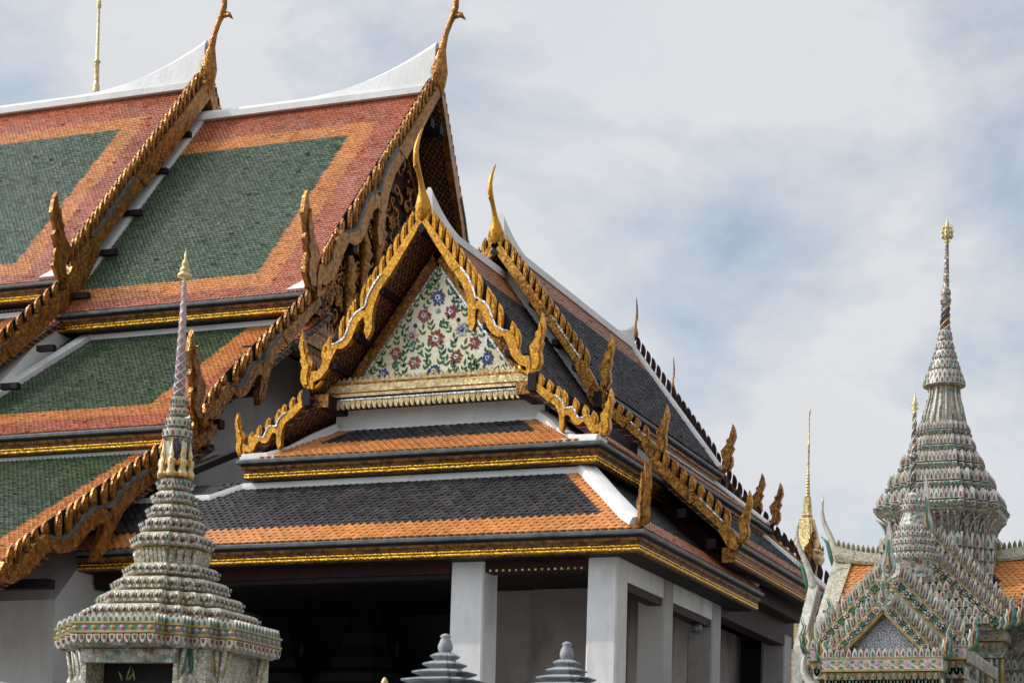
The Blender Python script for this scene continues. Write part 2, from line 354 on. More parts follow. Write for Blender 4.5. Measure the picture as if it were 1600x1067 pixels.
WAVE = dict(
    s1=[(0.0179, 0.0149), (0.012, -0.0125), (0.3418, -0.014), (0.3319, 0.0326)],
    s2=[(0.3450, -0.014), (0.4075, -0.0158), (0.4679, -0.0085), (0.5201, 0.0127), (0.5582, 0.0338), (0.5975, 0.0697), (0.6217, 0.0824), (0.6453, 0.1185),
        (0.6188, 0.1182), (0.5893, 0.1116), (0.5477, 0.0782), (0.4897, 0.0474), (0.4149, 0.0274), (0.334, 0.027)],
    s3=[(0.5456, 0.0577), (0.5348, 0.0268), (0.5474, -0.0016), (0.581, -0.0152), (0.6281, -0.01), (0.673, 0.003), (0.7121, 0.0119), (0.7515, -0.0066),
        (0.7729, 0.0085), (0.7565, 0.0339), (0.7233, 0.0475), (0.6821, 0.0464), (0.6372, 0.0335), (0.6009, 0.0266), (0.5712, 0.0337), (0.5641, 0.0613)],
    s4=[(0.7515, -0.0066), (0.7762, -0.0352), (0.8254, -0.0328), (0.8814, -0.0118), (0.9168, -0.0099), (0.9437, -0.0412), (0.9864, -0.0157), (1.0214, 0.0134),
        (1.0088, 0.0228), (0.9747, 0.0034), (0.9416, 0.0259), (0.8824, 0.0301), (0.8214, 0.0148), (0.7747, 0.0097)])
WTOP = [(0, -.013), (.34, -.014), (.41, -.016), (.47, -.008), (.52, .012), (.545, .0), (.58, -.015), (.63, -.01), (.67, .003), (.71, .012), (.75, -.007), (.78, -.035), (.83, -.033), (.88, -.012), (1.0, 0.01)]
PLAIN = dict(s1=[(0.0, 0.035), (-0.01, -0.02), (0.52, -0.02), (0.50, 0.04)],
             s2=[(0.52, -0.02), (0.83, -0.012), (0.82, 0.03), (0.515, 0.03)],
             s4=[(0.82, 0.04), (0.835, -0.02), (0.93, -0.015), (1.02, 0.0), (1.03, 0.06), (0.98, 0.075)])
PTOP = [(0, -.02), (.52, -.02), (.83, -.012), (1, -.01)]
def interp(tab, a):
    for (x0, y0), (x1, y1) in zip(tab, tab[1:]):
        if a <= x1: return y0 + (y1 - y0) * (a - x0) / (x1 - x0)
    return tab[-1][1]
def bargeboard(parent, O, S, Wn, s0, z0, s1, z1, kind='wave', nteeth=14, bs=1.0, th=0.16, m=None, mt=None, tip=-0.072, tip_end=0.86, line=True, tfw=0.40, tth=0.22, lm=None, shade_strip=True):
    """O: gable centre at z=0 in the gable plane; S outward along the plane; board from (s0,z0) down to (s1,z1)"""
    m = m or gold; mt = mt or gold
    O, S, Wn = V3(O), V3(S), V3(Wn)
    dx, dz = s1 - s0, z1 - z0
    L = math.hypot(dx, dz); D = (dx / L, dz / L); Nn = (D[1], -D[0])
    P2 = lambda a, b: (s0 + L * (a * D[0] + b * Nn[0]), z0 + L * (a * D[1] + b * Nn[1]))
    prof, top = (WAVE, WTOP) if kind == 'wave' else (PLAIN, PTOP)
    mb = MB()
    for i, (k, poly) in enumerate(prof.items()):
        t = th * (0.5 if k != 's2' else 0.42)
        mb.prism([P2(a, b * bs) for a, b in poly], O, S, Z, Wn, -t, t, m)
    if line:
        n = 26; a0, a1 = (0.345, 0.77) if kind == 'wave' else (0.53, 0.82)
        up, lo = [], []
        for i in range(n + 1):
            a = a0 + (a1 - a0) * i / n; b = interp(top, a) * bs
            up.append(P2(a, b - 0.006 * bs)); lo.append(P2(a, b + 0.003 * bs))
        mb.prism(up + lo[::-1], O, S, Z, Wn, -th * 0.3, th * 0.5 + 0.015, lm or silver)
    bb = mb.build('bargeboard', parent)
    cr = MB()
    for i in range(nteeth):
        a = 0.03 + (tip_end - 0.03) * i / (nteeth - 1)
        b = interp(top, a) * bs
        x, zb = P2(a, b)
        # top: tip line directly above
        ca = D[0]
        zt = zb + L * (b - tip) / max(ca, 0.3)
        h = zt - zb; hw = tfw * (tip_end / nteeth) * L * ca
        hw = max(hw, 0.03)
        k = 0.10 * h
        poly = [(x - .5 * hw, zb - 0.03), (x - 1.05 * hw, zb + .28 * h), (x - 1.05 * hw, zb + .55 * h), (x - .6 * hw - k * .4, zb + .86 * h), (x - k, zb + 1.06 * h), (x + .35 * hw, zb + .86 * h), (x + .95 * hw, zb + .55 * h), (x + .95 * hw, zb + .25 * h), (x + .5 * hw, zb - 0.03)]
        t = th * tth
        cr.prism(poly, O, S, Z, Wn, -t, t, mt)
        # raised middle rib
        poly2 = [(x - hw * .45, zb), (x - hw * .5, zb + .55 * h), (x - k * .7, zb + .86 * h), (x + hw * .5, zb + .55 * h), (x + hw * .45, zb)]
        cr.prism(poly2, O, S, Z, Wn, t, t + 0.035, mt)
    # dark strip added behind the crest as shade between the teeth
    if shade_strip: cr.prism([P2(0.01, interp(top, 0) * bs), P2(0.01, tip * 0.85)] + [P2(a / 20, tip * 0.85) for a in range(1, int(tip_end * 20))] + [P2(tip_end, tip * .5)] +
             [P2(a / 20, interp(top, a / 20) * bs + 0.01) for a in range(int(tip_end * 20), 0, -1)], O, S, Z, Wn, -th * 0.5, -th * 0.40, dark)
    cr.build('crest', bb)
    return bb

HH = [(430, 550), (470, 555), (492, 520), (490, 480), (480, 462), (498, 430), (488, 412), (507, 365), (499, 322), (487, 296), (480, 330), (468, 372), (452, 384), (456, 404), (436, 428), (422, 442), (430, 480), (442, 505)]
HH = [((x - 452) / 255, (555 - y) / 255) for x, y in HH]
def eave_finial(parent, P, S, Wn, h, m=None, th=0.16, wide=1.0):
    m = m or gold
    mb = MB(); S, Wn = V3(S), V3(Wn)
    mb.prism([(x * h * wide, y * h) for x, y in HH], P, S, Z, Wn, -th / 2, th / 2, m)
    inner = [(x * 0.62 * wide * h, (y * 0.8 + 0.03) * h) for x, y in HH]
    mb.prism(inner, V3(P) + S * 0.02, S, Z, Wn, th / 2, th / 2 + 0.05, m)
    mb.prism(inner, V3(P) + S * 0.02, S, Z, Wn, -th / 2 - 0.05, -th / 2, m)
    # curled scale under the flame
    c = V3(P) - S * 0.10 * h + Z * 0.10 * h
    pts = [c + S * (0.17 * h * math.cos(a)) + Z * (0.11 * h * math.sin(a)) for a in [math.pi * (0.95 + k * 0.14) for k in range(9)]]
    mb.tube(pts, [0.05 * h * (1 - k * 0.05) for k in range(9)], m, 6)
    return mb.build('eave_finial', parent)

CHOFA = [(0.02, -0.02, .012), (0.015, 0.02, .045), (0.0, .07, .078), (0.0, .14, .090), (0.005, .21, .072), (.02, .30, .040), (.045, .40, .027), (.075, .48, .028), (.10, .53, .034), (.115, .59, .032), (.12, .70, .027), (.100, .80, .021), (.075, .89, .016), (.05, .96, .010), (.03, 1.0, .003)]
def chofa(parent, P, Wn, h, m=None, name='roof_finial', lean=1.0, flat=0.95, rs=1.22):
    m = m or gold
    mb = MB(); P, Wn = V3(P), V3(Wn)
    side = Z.cross(Wn).normalized()
    mb.tube([P + Wn * (w * h * lean) + Z * (z * h) for w, z, r in CHOFA], [r * h * rs for w, z, r in CHOFA], m, 10, flat=(side, flat))
    b = P + Wn * (0.10 * h * lean) + Z * (0.53 * h)
    mb.tube([b, b + Wn * 0.06 * h - Z * 0.005 * h, b + Wn * 0.095 * h - Z * 0.045 * h], [0.03 * h, 0.02 * h, 0.002 * h], m, 6, flat=(side, 0.6))
    return mb.build(name, parent)

def ridge_cap(parent, A, B, w, h, flareA, flareB, fl=3.2, m=None):
    """white ridge from A to B (horizontal), rising in a fin at flared ends"""
    m = m or white; A, B = V3(A), V3(B); d = B - A; L = d.length; d.normalize(); s = d.cross(Z).normalized()
    mb = MB(); rings = []
    n = 40
    for i in range(n + 1):
        t = L * i / n; f = 0
        if flareA: f += flareA * max(0, 1 - t / fl) ** 2.1
        if flareB: f += flareB * max(0, 1 - (L - t) / fl) ** 2.1
        c = A + d * t; ww = w
        rings.append([c - s * ww - Z * 0.12, c + s * ww - Z * 0.12, c + s * ww * 1.0 + Z * 0.05, c + s * ww * 0.62 + Z * 0.08, c + s * ww * 0.45 + Z * (h * 0.9 + f * 0.9), c + s * ww * 0.2 + Z * (h + f),
                      c - s * ww * 0.2 + Z * (h + f), c - s * ww * 0.45 + Z * (h * 0.9 + f * 0.9), c - s * ww * 0.62 + Z * 0.08, c - s * ww + Z * 0.05])
    mb.loft(rings, m)
    return mb.build('ridge_cap', parent)

def sweep(mb, path, prof, outs=1):
    """prof: list of (outward, dz, material of the segment that starts here); path: horizontal points, outward on the right-hand side"""
    path = [V3(p) for p in path]; n = len(path); nn = len(prof)
    cols = []
    for i, p in enumerate(path):
        d0 = (path[i] - path[i - 1]).normalized() if i > 0 else None
        d1 = (path[i + 1] - path[i]).normalized() if i < n - 1 else None
        if d0 is None: d0 = d1
        if d1 is None: d1 = d0
        n0 = V3((d0.y, -d0.x, 0)); n1 = V3((d1.y, -d1.x, 0)); b = (n0 + n1).normalized(); k = 1 / max(0.3, b.dot(n0))
        cols.append([p + b * (o * k * outs) + Z * dz for o, dz, _ in prof])
    for i in range(n - 1):
        for j in range(nn - 1):
            mb.add([cols[i][j], cols[i][j + 1], cols[i + 1][j + 1], cols[i + 1][j]], [(0, 1, 2, 3)] if outs > 0 else [(3, 2, 1, 0)], prof[j][2])
    for c, rev in ((cols[0], True), (cols[-1], False)):
        mb.add(c, [tuple(range(nn - 1, -1, -1)) if rev else tuple(range(nn))], prof[2][2])

def eave(parent, path, k=1.0, back=0.5, dull=False):
    cov = gold_old if dull else gold_dark
    """gilded eave cornice below a grey gutter; path at the gutter's outer top edge"""
    g = MB()
    sweep(g, path, [(-0.16 * k, 0.012, gutter_m), (-0.02, 0.0, gutter_m), (0.0, -0.02 * k, gutter_m), (0.0, -0.075 * k, gutter_m), (-0.02 * k, -0.095 * k, gutter_m), (-0.16 * k, -0.10 * k, dark), (-0.16 * k, 0.012, dark)])
    c = MB(); q = []
    q += [(-0.09 * k, -0.10 * k, dark), (-0.09 * k, -0.15 * k, cov)]
    q += [(-0.085 * k, -0.165 * k, cov), (-0.10 * k, -0.20 * k, cov), (-0.15 * k, -0.235 * k, cov), (-0.155 * k, -0.255 * k, redwood), (-0.155 * k, -0.275 * k, gold_bead)]
    bead = lambda o, z, r: [(o + r * math.cos(a), z + r * math.sin(a), gold_bead if not dull else gold) for a in [math.radians(90 - t) for t in range(0, 181, 30)]]
    q += bead(-0.165 * k, -0.300 * k, 0.024 * k); q[-1] = (*q[-1][:2], dark)
    q += [(-0.185 * k, -0.330 * k, gold_old)]
    q += bead(-0.175 * k, -0.365 * k, 0.034 * k); q[-1] = (*q[-1][:2], gold_dark)
    q += [(-0.20 * k, -0.42 * k, gold_dark), (-0.24 * k, -0.43 * k, dark), (-back, -0.43 * k, dark), (-back, -0.10 * k, dark), (-0.09 * k, -0.10 * k, dark)]
    sweep(c, path, q)
    # bead courses: little gilt pearls on the middle rod
    o = c.build('eave_cornice', parent)
    g.build('gutter', o)
    return o

def flash(parent, pts, w=0.16, h=0.10, m=None, name='flashing', side=None):
    """white mortar fillet along a polyline"""
    mb = MB(); pts = [V3(p) for p in pts]; rings = []
    for i, p in enumerate(pts):
        d = (pts[min(i + 1, len(pts) - 1)] - pts[max(i - 1, 0)]).normalized()
        s = d.cross(Z); s = s.normalized() if s.length > 1e-4 else V3((1, 0, 0)); u = s.cross(d).normalized()
        rings.append([p - s * w / 2, p - s * w * .42 + u * h * .8, p - s * w * .15 + u * h, p + s * w * .15 + u * h, p + s * w * .42 + u * h * .8, p + s * w / 2, p + s * w / 2 - u * .06, p - s * w / 2 - u * .06])
    mb.loft(rings, m or white)
    return mb.build(name, parent)

# ------------------------------------------------------------------ ground
g = MB(); g.add([(-3000, -3000, 0), (3000, -3000, 0), (3000, 3000, 0), (-3000, 3000, 0)], [(0, 1, 2, 3)], ground_m)
gr = g.build('ground'); gr['kind'] = 'structure'

# ================================================================== ordination hall (green and orange roofs, ridge along X, gable facing +X)
A = thing('ordination_hall', 'large temple hall with green tiled roofs bordered in orange and red', 'temple hall', (-35, 51.06, 0))
AY = 51.06; EL = 0.11; AX = -22.9
AW, AH = 0.124, 0.098
def a_roof(y_e, z_e, y_r, z_r, x_far, xv, colour, sgn=-1, th=0.14):
    """near (sgn -1) or far (sgn +1) slope of the hall; verge x = xv - EL*|y-AY|"""
    mb = MB()
    yE = AY + sgn * abs(y_e - AY); yR = AY + sgn * abs(y_r - AY)
    vx = lambda y: xv - EL * abs(y - AY)
    slope_slab(mb, [(x_far, yE, z_e), (vx(yE), yE, z_e), (vx(yR), yR, z_r), (x_far, yR, z_r)], th, t_under, soffit_x)
    Sv = V3((0, yR - yE, z_r - z_e)); Ls = Sv.length; Sv.normalize()
    if colour:
        def cf(u, v):
            y = yE + (yR - yE) * v / Ls; x = x_far + u; d = vx(y) - x
            if d < 0.10: return None
            return colour(d, v, Ls - v, x)
        tile_slope(mb, (x_far, yE, z_e), (1, 0, 0), Sv, 0.0, vx(yR) - x_far, Ls, AW, AH, cf, lift=0.036)
    return mb.build('roof', A)
def c_tier1(d, v, w, x):
    if d < 1.28 or v < 0.34 or w < 1.35: return t_red
    if d < 1.92 or v < 0.95 or w < 1.92: return t_orange
    return t_green
def c_tier2(d, v, w, x):
    if d < 1.18 or v < 0.62: return t_red
    if d < 2.02 or v < 1.22: return t_orange
    return t_green
def c_tier3(d, v, w, x):
    if d < 0.55: return t_red
    if d < 1.80: return t_orange
    return t_green
# near section and higher, farther section
XS = -30.15                                          # verge of the higher section
a_roof(45.19, 15.88, AY, 22.98, XS - 0.9, AX - 0.02, c_tier1)
a_roof(45.19, 15.88, AY, 22.98, XS - 0.9, AX - 0.02, None, +1)
a_roof(45.10, 16.75, AY, 23.95, -44.0, XS - 0.02, c_tier1)
a_roof(45.10, 16.75, AY, 23.95, -44.0, XS - 0.02, None, +1)
a_roof(40.76, 11.68, 46.1, 15.55, XS - 0.9, AX - 0.02, c_tier2)
a_roof(40.76, 11.68, 46.1, 15.55, XS - 0.9, AX - 0.02, None, +1)
a_roof(40.70, 12.45, 46.0, 16.30, -44.0, XS - 0.02, c_tier2)
a_roof(33.9, 6.80, 41.4, 11.32, -36.0, AX - 0.02, c_tier3)
a_roof(33.9, 6.80, 41.4, 11.32, -36.0, AX - 0.02, None, +1)
# body
w = MB()
WX = -25.3
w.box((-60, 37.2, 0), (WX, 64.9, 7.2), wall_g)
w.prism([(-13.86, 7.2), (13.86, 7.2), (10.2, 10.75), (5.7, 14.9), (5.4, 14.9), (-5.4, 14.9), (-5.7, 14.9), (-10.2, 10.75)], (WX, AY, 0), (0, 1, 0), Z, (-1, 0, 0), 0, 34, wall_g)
w.build('wall', A)
wl = MB()
wl.prism([(-10.4, 10.6), (-5.4, 15.2), (-5.5, 16.0), (0, 22.5), (5.5, 16.0), (5.4, 15.2), (10.4, 10.6)], (XS - 0.85, AY, 0.9), (0, 1, 0), Z, (-1, 0, 0), 0, 0.5, white)
wl.build('step_wall', A)
# pediment, recessed
PX = -24.05
pd = MB()
pd.prism([(-5.35, 15.3), (5.35, 15.3), (0, 22.3)], (PX, AY, 0), (0, 1, 0), Z, (-1, 0, 0), 0, 0.5, redwood)
for sg in (-1, 1):
    D = V3((0, sg * 5.55, -7.1)).normalized(); 
    for off, ww, mm_, tt in ((0.0, 0.16, gold_old, 0.16), (0.26, 0.10, gold_dark, 0.10)):
        n_ = V3((0, -D.z * sg, D.y * sg)) * -1
        if n_.z > 0: n_ = -n_
        o = V3((PX, AY, 22.35)) + n_ * off
        pd.obox(o, D * 8.8, n_ * ww, V3((tt, 0, 0)), mm_)
pdo = pd.build('pediment', A)
orn = MB()
rnd = random.Random(3)
for cy in (-3.1, -2.25, -1.4, 1.4, 2.25, 3.1):           # gilt pilasters of the carved shrine
    c = (PX + 0.12, AY + cy, 15.5)
    top_h = 3.4 - abs(abs(cy) - 1.4) * 0.95
    orn.lathe(c, [(0.26, 0), (0.26, 0.18), (0.15, 0.3), (0.14, top_h - 0.7), (0.22, top_h - 0.5), (0.16, top_h - 0.42), (0.27, top_h - 0.2), (0.18, top_h - 0.1), (0.22, top_h), (0.1, top_h + 0.35), (0.02, top_h + 0.9)], gold_old, n=10)
for i in range(560):                                     # scrolls
    y = rnd.uniform(-5.0, 5.0); zt = 15.4 + (1 - abs(y) / 5.4) * 6.3; z = rnd.uniform(15.35, max(15.4, zt - 0.25))
    if any(abs(y - cy) < 0.24 and z < 18.5 for cy in (-3.1, -2.25, -1.4, 1.4, 2.25, 3.1)): continue
    r = rnd.uniform(0.10, 0.24); a0 = rnd.uniform(0, 6.28); sg = rnd.choice((-1, 1)); pts = []; rad = []
    for k in range(9):
        t = k / 8; a = a0 + sg * t * 4.6; rr = r * (1 - 0.75 * t)
        pts.append((PX + 0.08 + 0.05 * t, AY + y + rr * math.cos(a), z + rr * math.sin(a))); rad.append(0.055 * (1 - 0.6 * t) * r / 0.2)
    orn.tube(pts, rad, gold_old, 5)
orn.build('carving', pdo)
bs_ = MB()
bs_.box((PX - 0.3, AY - 5.7, 15.0), (PX + 0.25, AY + 5.7, 15.14), gold_dark); bs_.box((PX - 0.3, AY - 5.8, 14.66), (PX + 0.33, AY + 5.8, 15.0 - 0.003), gold_old); bs_.box((PX - 0.3, AY - 5.75, 14.5), (PX + 0.28, AY + 5.75, 14.657), gold_dark)
for i in range(60):
    y = AY - 5.7 + i * 0.193
    for zz, h, x in ((15.14, 0.34, PX + 0.22), (14.5, -0.42, PX + 0.24)):
        bs_.prism([(-0.085, 0), (-0.095, h * .4), (0, h), (0.095, h * .4), (0.085, 0)], (x, y, zz), (0, 1, 0), Z, (1, 0, 0), -0.05, 0.02, gold_old)
bs_.build('pediment_base', A)
# bargeboards
NS = V3((-EL, -1, 0)); FS = V3((-EL, 1, 0)); WX1 = V3((1, 0, 0))
for S_ in (NS, FS):
    near = S_ is NS
    bargeboard(A, (AX, AY, 0), S_, WX1, 0.05, 23.02, 5.75, 15.98, 'wave', 29, 0.95, 0.2, gold_old, gold_old, tip=-0.047, tip_end=0.93, tfw=0.31, tth=0.14, lm=gutter_m)
    bargeboard(A, (AX, AY, 0), S_, WX1, 5.55, 15.78, 10.2, 11.75, 'wave', 15, 1.1, 0.2, gold_old, gold_old, tip=-0.068, tip_end=0.92, tfw=0.31, tth=0.14, lm=gutter_m)
    bargeboard(A, (AX, AY, 0), S_, WX1, 9.6, 11.75, 16.9, 7.05, 'wave', 24, 0.85, 0.2, gold_old, gold_old, tip=-0.055, tip_end=0.93, tfw=0.31, tth=0.14, lm=gutter_m)
    bargeboard(A, (XS, AY, 0), S_, WX1, 0.05, 23.98, 5.85, 16.82, 'plain' if near else 'plain', 29, 0.85, 0.2, gold_old, gold_old, tip=-0.055, tip_end=0.95, tfw=0.31, tth=0.14, lm=gutter_m)
    if near: bargeboard(A, (XS, AY, 0), S_, WX1, 5.65, 16.55, 10.3, 12.4, 'plain', 14, 1.1, 0.2, gold_old, gold_old, tip=-0.07, tip_end=0.95, tfw=0.31, tth=0.14, lm=gutter_m)
    sy = -1 if near else 1
    for xv, s, z, h in ((AX, 5.9, 15.9, 2.35), (AX, 10.35, 11.7, 2.0), (XS, 5.98, 16.7, 2.2)):
        eave_finial(A, (xv - EL * s, AY + sy * s, z), (0, sy, 0), WX1, h, gold_old, 0.10, 1.25)
for xv, zt in ((AX, 22.95), (XS, 23.92)):
    chofa(A, (xv, AY, zt), WX1, 3.9, gold_old, rs=0.74)
ridge_cap(A, (XS - 0.6, AY, 23.0), (AX - 0.06, AY, 23.0), 0.30, 0.20, 0, 1.12, 4.4)
ridge_cap(A, (-44, AY, 23.97), (XS - 0.06, AY, 23.97), 0.30, 0.20, 0, 1.12, 4.4)
# eaves and flashing
for ye, ze, x0, xv in ((45.19, 15.88, XS - 0.9, AX), (40.76, 11.68, XS - 0.9, AX), (45.1, 16.75, -44, XS), (40.7, 12.45, -44, XS), (33.9, 6.80, -36, AX)):
    y = ye - 0.1; xe = xv - EL * abs(ye - AY) - 0.02
    eave(A, [(x0, y, ze - 0.02), (xe, y, ze - 0.02)], 1.06, 0.7)
flash(A, [(XS - 0.4, 45.70, 15.30), (-24.6, 45.70, 15.30)], 0.22, 0.1); flash(A, [(XS - 0.9, 41.12, 11.16), (-25.1, 41.12, 11.16)], 0.22, 0.1); flash(A, [(-44, 45.6, 16.05), (XS - 1.4, 45.6, 16.05)], 0.22, 0.1)
# rake flashing in the shade of the higher section, and its timber ends
sh = MB()
for (ya, za, yb, zb) in ((45.35, 16.1, 51.0, 22.95), (40.95, 11.85, 45.9, 15.45)):
    for k in range(1):
        a = V3((XS - 0.32 - EL * (AY - ya), ya, za)); b = V3((XS - 0.32, yb, zb))
        d = b - a; n_ = V3((0, -d.z, d.y)).normalized()
        if n_.z < 0: n_ = -n_
        sh.obox(a - n_ * 0.1, d, V3((0.34, 0, 0)), n_ * 0.22, white)
sh.build('flashing', A)
class Each:
    def __init__(s, name, parent): s.n, s.p = name, parent
    def obox(s, *a): m_ = MB(); m_.obox(*a); m_.build(s.n, s.p)
    def prism(s, *a): m_ = MB(); m_.prism(*a); m_.build(s.n, s.p)
pr = Each('purlin_end', A)
for t in (0.14, 0.34, 0.56, 0.76, 0.97):
    y = AY - 5.8 * t; z = 23.6 - 7.1 * t
    pr.obox((XS - 0.5, y - 0.13, z - 0.42), (0.5, 0, 0), (0, 0.16, 0), (0, 0, 0.15), dark)
for t in (0.3, 0.62, 0.95):
    y = AY - 5.7 - 4.6 * t; z = 16.2 - 4.1 * t
    pr.obox((XS - 0.5, y - 0.13, z - 0.42), (0.5, 0, 0), (0, 0.16, 0), (0, 0, 0.15), dark)
for sy in (-1, 1):
    for t in (0.08, 0.42, 0.72, 0.97):
        s = 5.75 * t; z = 23.0 - 7.04 * t
        pr.obox((AX - EL * s - 1.4, AY + sy * (s - 0.15) - 0.12, z - 0.58), (1.45, 0, 0), (0, 0.24, 0), (0, 0, 0.24), dark)
    for s, z in ((6.6, 14.6), (8.0, 13.2), (9.5, 12.1), (11.0, 10.4), (13.1, 9.1), (15.2, 7.6)):
        pr.obox((AX - EL * s - 1.4, AY + sy * (s - 0.1) - 0.12, z - 0.36), (1.42, 0, 0), (0, 0.24, 0), (0, 0, 0.2), dark)
fl = MB(); fl.tube([(-24.5, 50.58, 20.9), (-23.95, 50.55, 20.85), (-23.75, 50.3, 20.8)], [0.06, 0.13, 0.15], lamp_m, 10); fl.build('floodlight', A)
for xv, s, z in ((AX, 5.75, 15.9), (AX, 10.2, 11.72), (XS, 5.85, 16.78)):
    q = MB(); q.prism([(0, 0), (.5, 0), (.5, .5), (.38, .42)], (xv - EL * s - .72, AY - s - .05, z + .02), (1, 0, 0), (0, .4, .6), (0, -.8, .5), 0, .12, white); q.build('corner_block', A)

# ================================================================== portico hall (black and orange roofs, ridge along Y, gable facing the camera)
XC = -17.93
B = thing('portico_hall', 'temple hall with black roofs edged in orange, a flower mosaic pediment and white square columns', 'temple hall', (XC, 48, 0))
BW, BH = 0.172, 0.112
RS, LS = V3((1, 0, 0)), V3((-1, 0, 0)); WY = V3((0, -1, 0))
def b_roof(sgn, y0, y1, s_e, z_e, s_r, z_r, colour, th=0.13):
    mb = MB(); xe, xr = XC + sgn * s_e, XC + sgn * s_r
    slope_slab(mb, [(xe, y0, z_e), (xe, y1, z_e), (xr, y1, z_r), (xr, y0, z_r)], th, t_under, soffit_y)
    Sv = V3((xr - xe, 0, z_r - z_e)); Ls = Sv.length; Sv.normalize()
    if colour:
        tile_slope(mb, (xe, y0, z_e), (0, 1, 0), Sv, 0.1, y1 - y0 - 0.1, Ls, BW, BH, lambda u, v: colour(u, v, Ls - v, (y1 - y0) - u))
    return mb.build('roof', B)
def c_up(u, v, w, e): return t_orange_shade if (w < 1.05 or e < 0.5) else t_black_shade
def c_low(u, v, w, e): return t_orange_shade if v < 0.75 else t_black_shade
def c_porch(u, v, w, e): return t_orange_shade if w < 1.1 else t_black_shade
Y1, Y2, Y3, Y4 = 39.4, 43.46, 53.55, 57.1           # porch verge, hall verge, far hall verge, far porch verge
for sgn in (1, -1):
    cc = lambda f: f if sgn > 0 else None
    b_roof(sgn, Y1 + 0.05, 44.2, 2.55, 11.95, 0.0, 15.40, cc(c_porch))
    b_roof(sgn, Y2 + 0.05, Y3 - 0.05, 2.62, 12.57, 0.0, 16.10, cc(c_up))
    b_roof(sgn, 52.6, Y4, 2.55, 11.95, 0.0, 15.40, cc(c_porch))
    b_roof(sgn, Y1 + 0.05, 44.6, 4.12, 10.50, 2.45, 11.75, cc(c_low))
    b_roof(sgn, 52.6, Y4, 4.12, 10.50, 2.45, 11.75, cc(c_low))
    b_roof(sgn, Y2 + 0.05, Y3 - 0.05, 3.98, 11.02, 2.5, 12.16, cc(c_low))
    b_roof(sgn, Y2 + 0.05, Y3 - 0.05, 5.86, 9.02, 3.75, 10.80, cc(c_low))
    S_ = RS if sgn > 0 else LS
    O1, O2 = (XC, Y1, 0), (XC, Y2, 0)
    bargeboard(B, O1, S_, WY, 0.0, 15.40, 2.52, 11.98, 'wave', 14, 1.0, 0.17)
    bargeboard(B, O1, S_, WY, 2.50, 11.78, 4.12, 10.62, 'wave', 8, 2.0, 0.17, tip=-0.13, tip_end=0.88)
    bargeboard(B, O2, S_, WY, 0.0, 16.08, 2.58, 12.58, 'plain', 15, 0.85, 0.17, gold_mid, gold_mid, tip=-0.07, tip_end=0.88)
    bargeboard(B, O2, S_, WY, 2.62, 12.30, 3.98, 11.12, 'plain', 6, 1.9, 0.17, gold_mid, gold_mid, tip=-0.13, tip_end=0.8)
    bargeboard(B, O2, S_, WY, 3.90, 10.88, 5.92, 9.02, 'plain', 9, 1.4, 0.17, gold_mid, gold_mid, tip=-0.12, tip_end=0.85)
    for y, s, z, h in ((Y1, 2.62, 11.95, 1.2), (Y1, 4.18, 10.55, 0.95), (Y2, 2.72, 12.5, 1.22), (Y2, 4.08, 11.02, 1.05), (Y2, 6.0, 8.95, 1.12)):
        eave_finial(B, (XC + sgn * s, y, z), S_, WY, h, gold if y == Y1 else gold_mid, 0.12, 0.85)
    # far verges seen from inside
    for y, s0, z0, s1, z1, n_ in ((Y3, 0, 16.15, 2.6, 12.6, 16), (Y4, 0, 15.45, 2.52, 12.0, 14), (Y3, 2.6, 12.2, 3.98, 11.1, 7), (Y3, 3.9, 10.88, 5.92, 9.05, 10), (Y4, 2.5, 11.8, 4.12, 10.6, 8)):
        bargeboard(B, (XC, y, 0), S_, V3((0, 1, 0)), s0, z0, s1, z1, 'plain', n_, 1.0, 0.17, gold_old, redwood, tip=-0.066 if s0 == 0 else -0.12, tip_end=0.9, line=False, shade_strip=False)
    for y, s, z, h in ((Y3, 2.72, 12.6, 1.25), (Y4, 2.62, 12.0, 1.2), (Y3, 4.08, 11.1, 1.1), (Y4, 4.18, 10.6, 1.0), (Y3, 6.0, 9.0, 1.25)):
        eave_finial(B, (XC + sgn * s, y, z), S_, V3((0, 1, 0)), h, gold_old)
    # white verge bands of the far end
    for (sa, za, sb, zb, y) in ((0.0, 16.15, 2.62, 12.62, Y3), (2.5, 12.2, 3.98, 11.05, Y3), (3.75, 10.84, 5.86, 9.06, Y3), (2.45, 11.8, 4.12, 10.54, Y4)):
        flash(B, [(XC + sgn * sa, y - 0.32, za), (XC + sgn * (sa * .5 + sb * .5), y - 0.32, za * .5 + zb * .5), (XC + sgn * sb, y - 0.32, zb)], 0.42, 0.10)
    # eaves
    for y0, y1, s, z, k in ((Y1 + 0.1, 44.4, 2.62, 11.9, 0.85), (Y2 + 0.1, Y3 - 0.1, 2.7, 12.52, 1.0), (Y2 + 0.1, Y3 - 0.1, 4.06, 10.98, 1.0), (Y2 + 0.15, Y3 - 0.1, 5.94, 8.98, 1.0), (53.1, Y4 - 0.1, 2.62, 11.9, 1.0), (53.1, Y4 - 0.1, 4.2, 10.42, 1.0)):
        pth = [(XC + sgn * s, y0, z), (XC + sgn * s, y1, z)]
        eave(B, pth if sgn > 0 else pth[::-1], k, 0.45, dull=True)
    # flashing lines at the heads of lower roofs
    for y0, y1, s, z in ((Y2 + 0.2, Y3 - 0.2, 2.52, 12.10), (Y2 + 0.2, Y3 - 0.2, 3.80, 10.72), (Y1 + 0.3, 44.3, 2.5, 11.66)):
        flash(B, [(XC + sgn * s, y0, z), (XC + sgn * s, y1, z)], 0.18, 0.09)
    # white fillet where the porch roof meets the hall gable
    flash(B, [(XC, 44.0, 15.42), (XC + sgn * 1.25, 44.0, 13.72), (XC + sgn * 2.3, 43.9, 12.35), (XC + sgn * 2.75, 43.75, 11.95)], 0.30, 0.22)
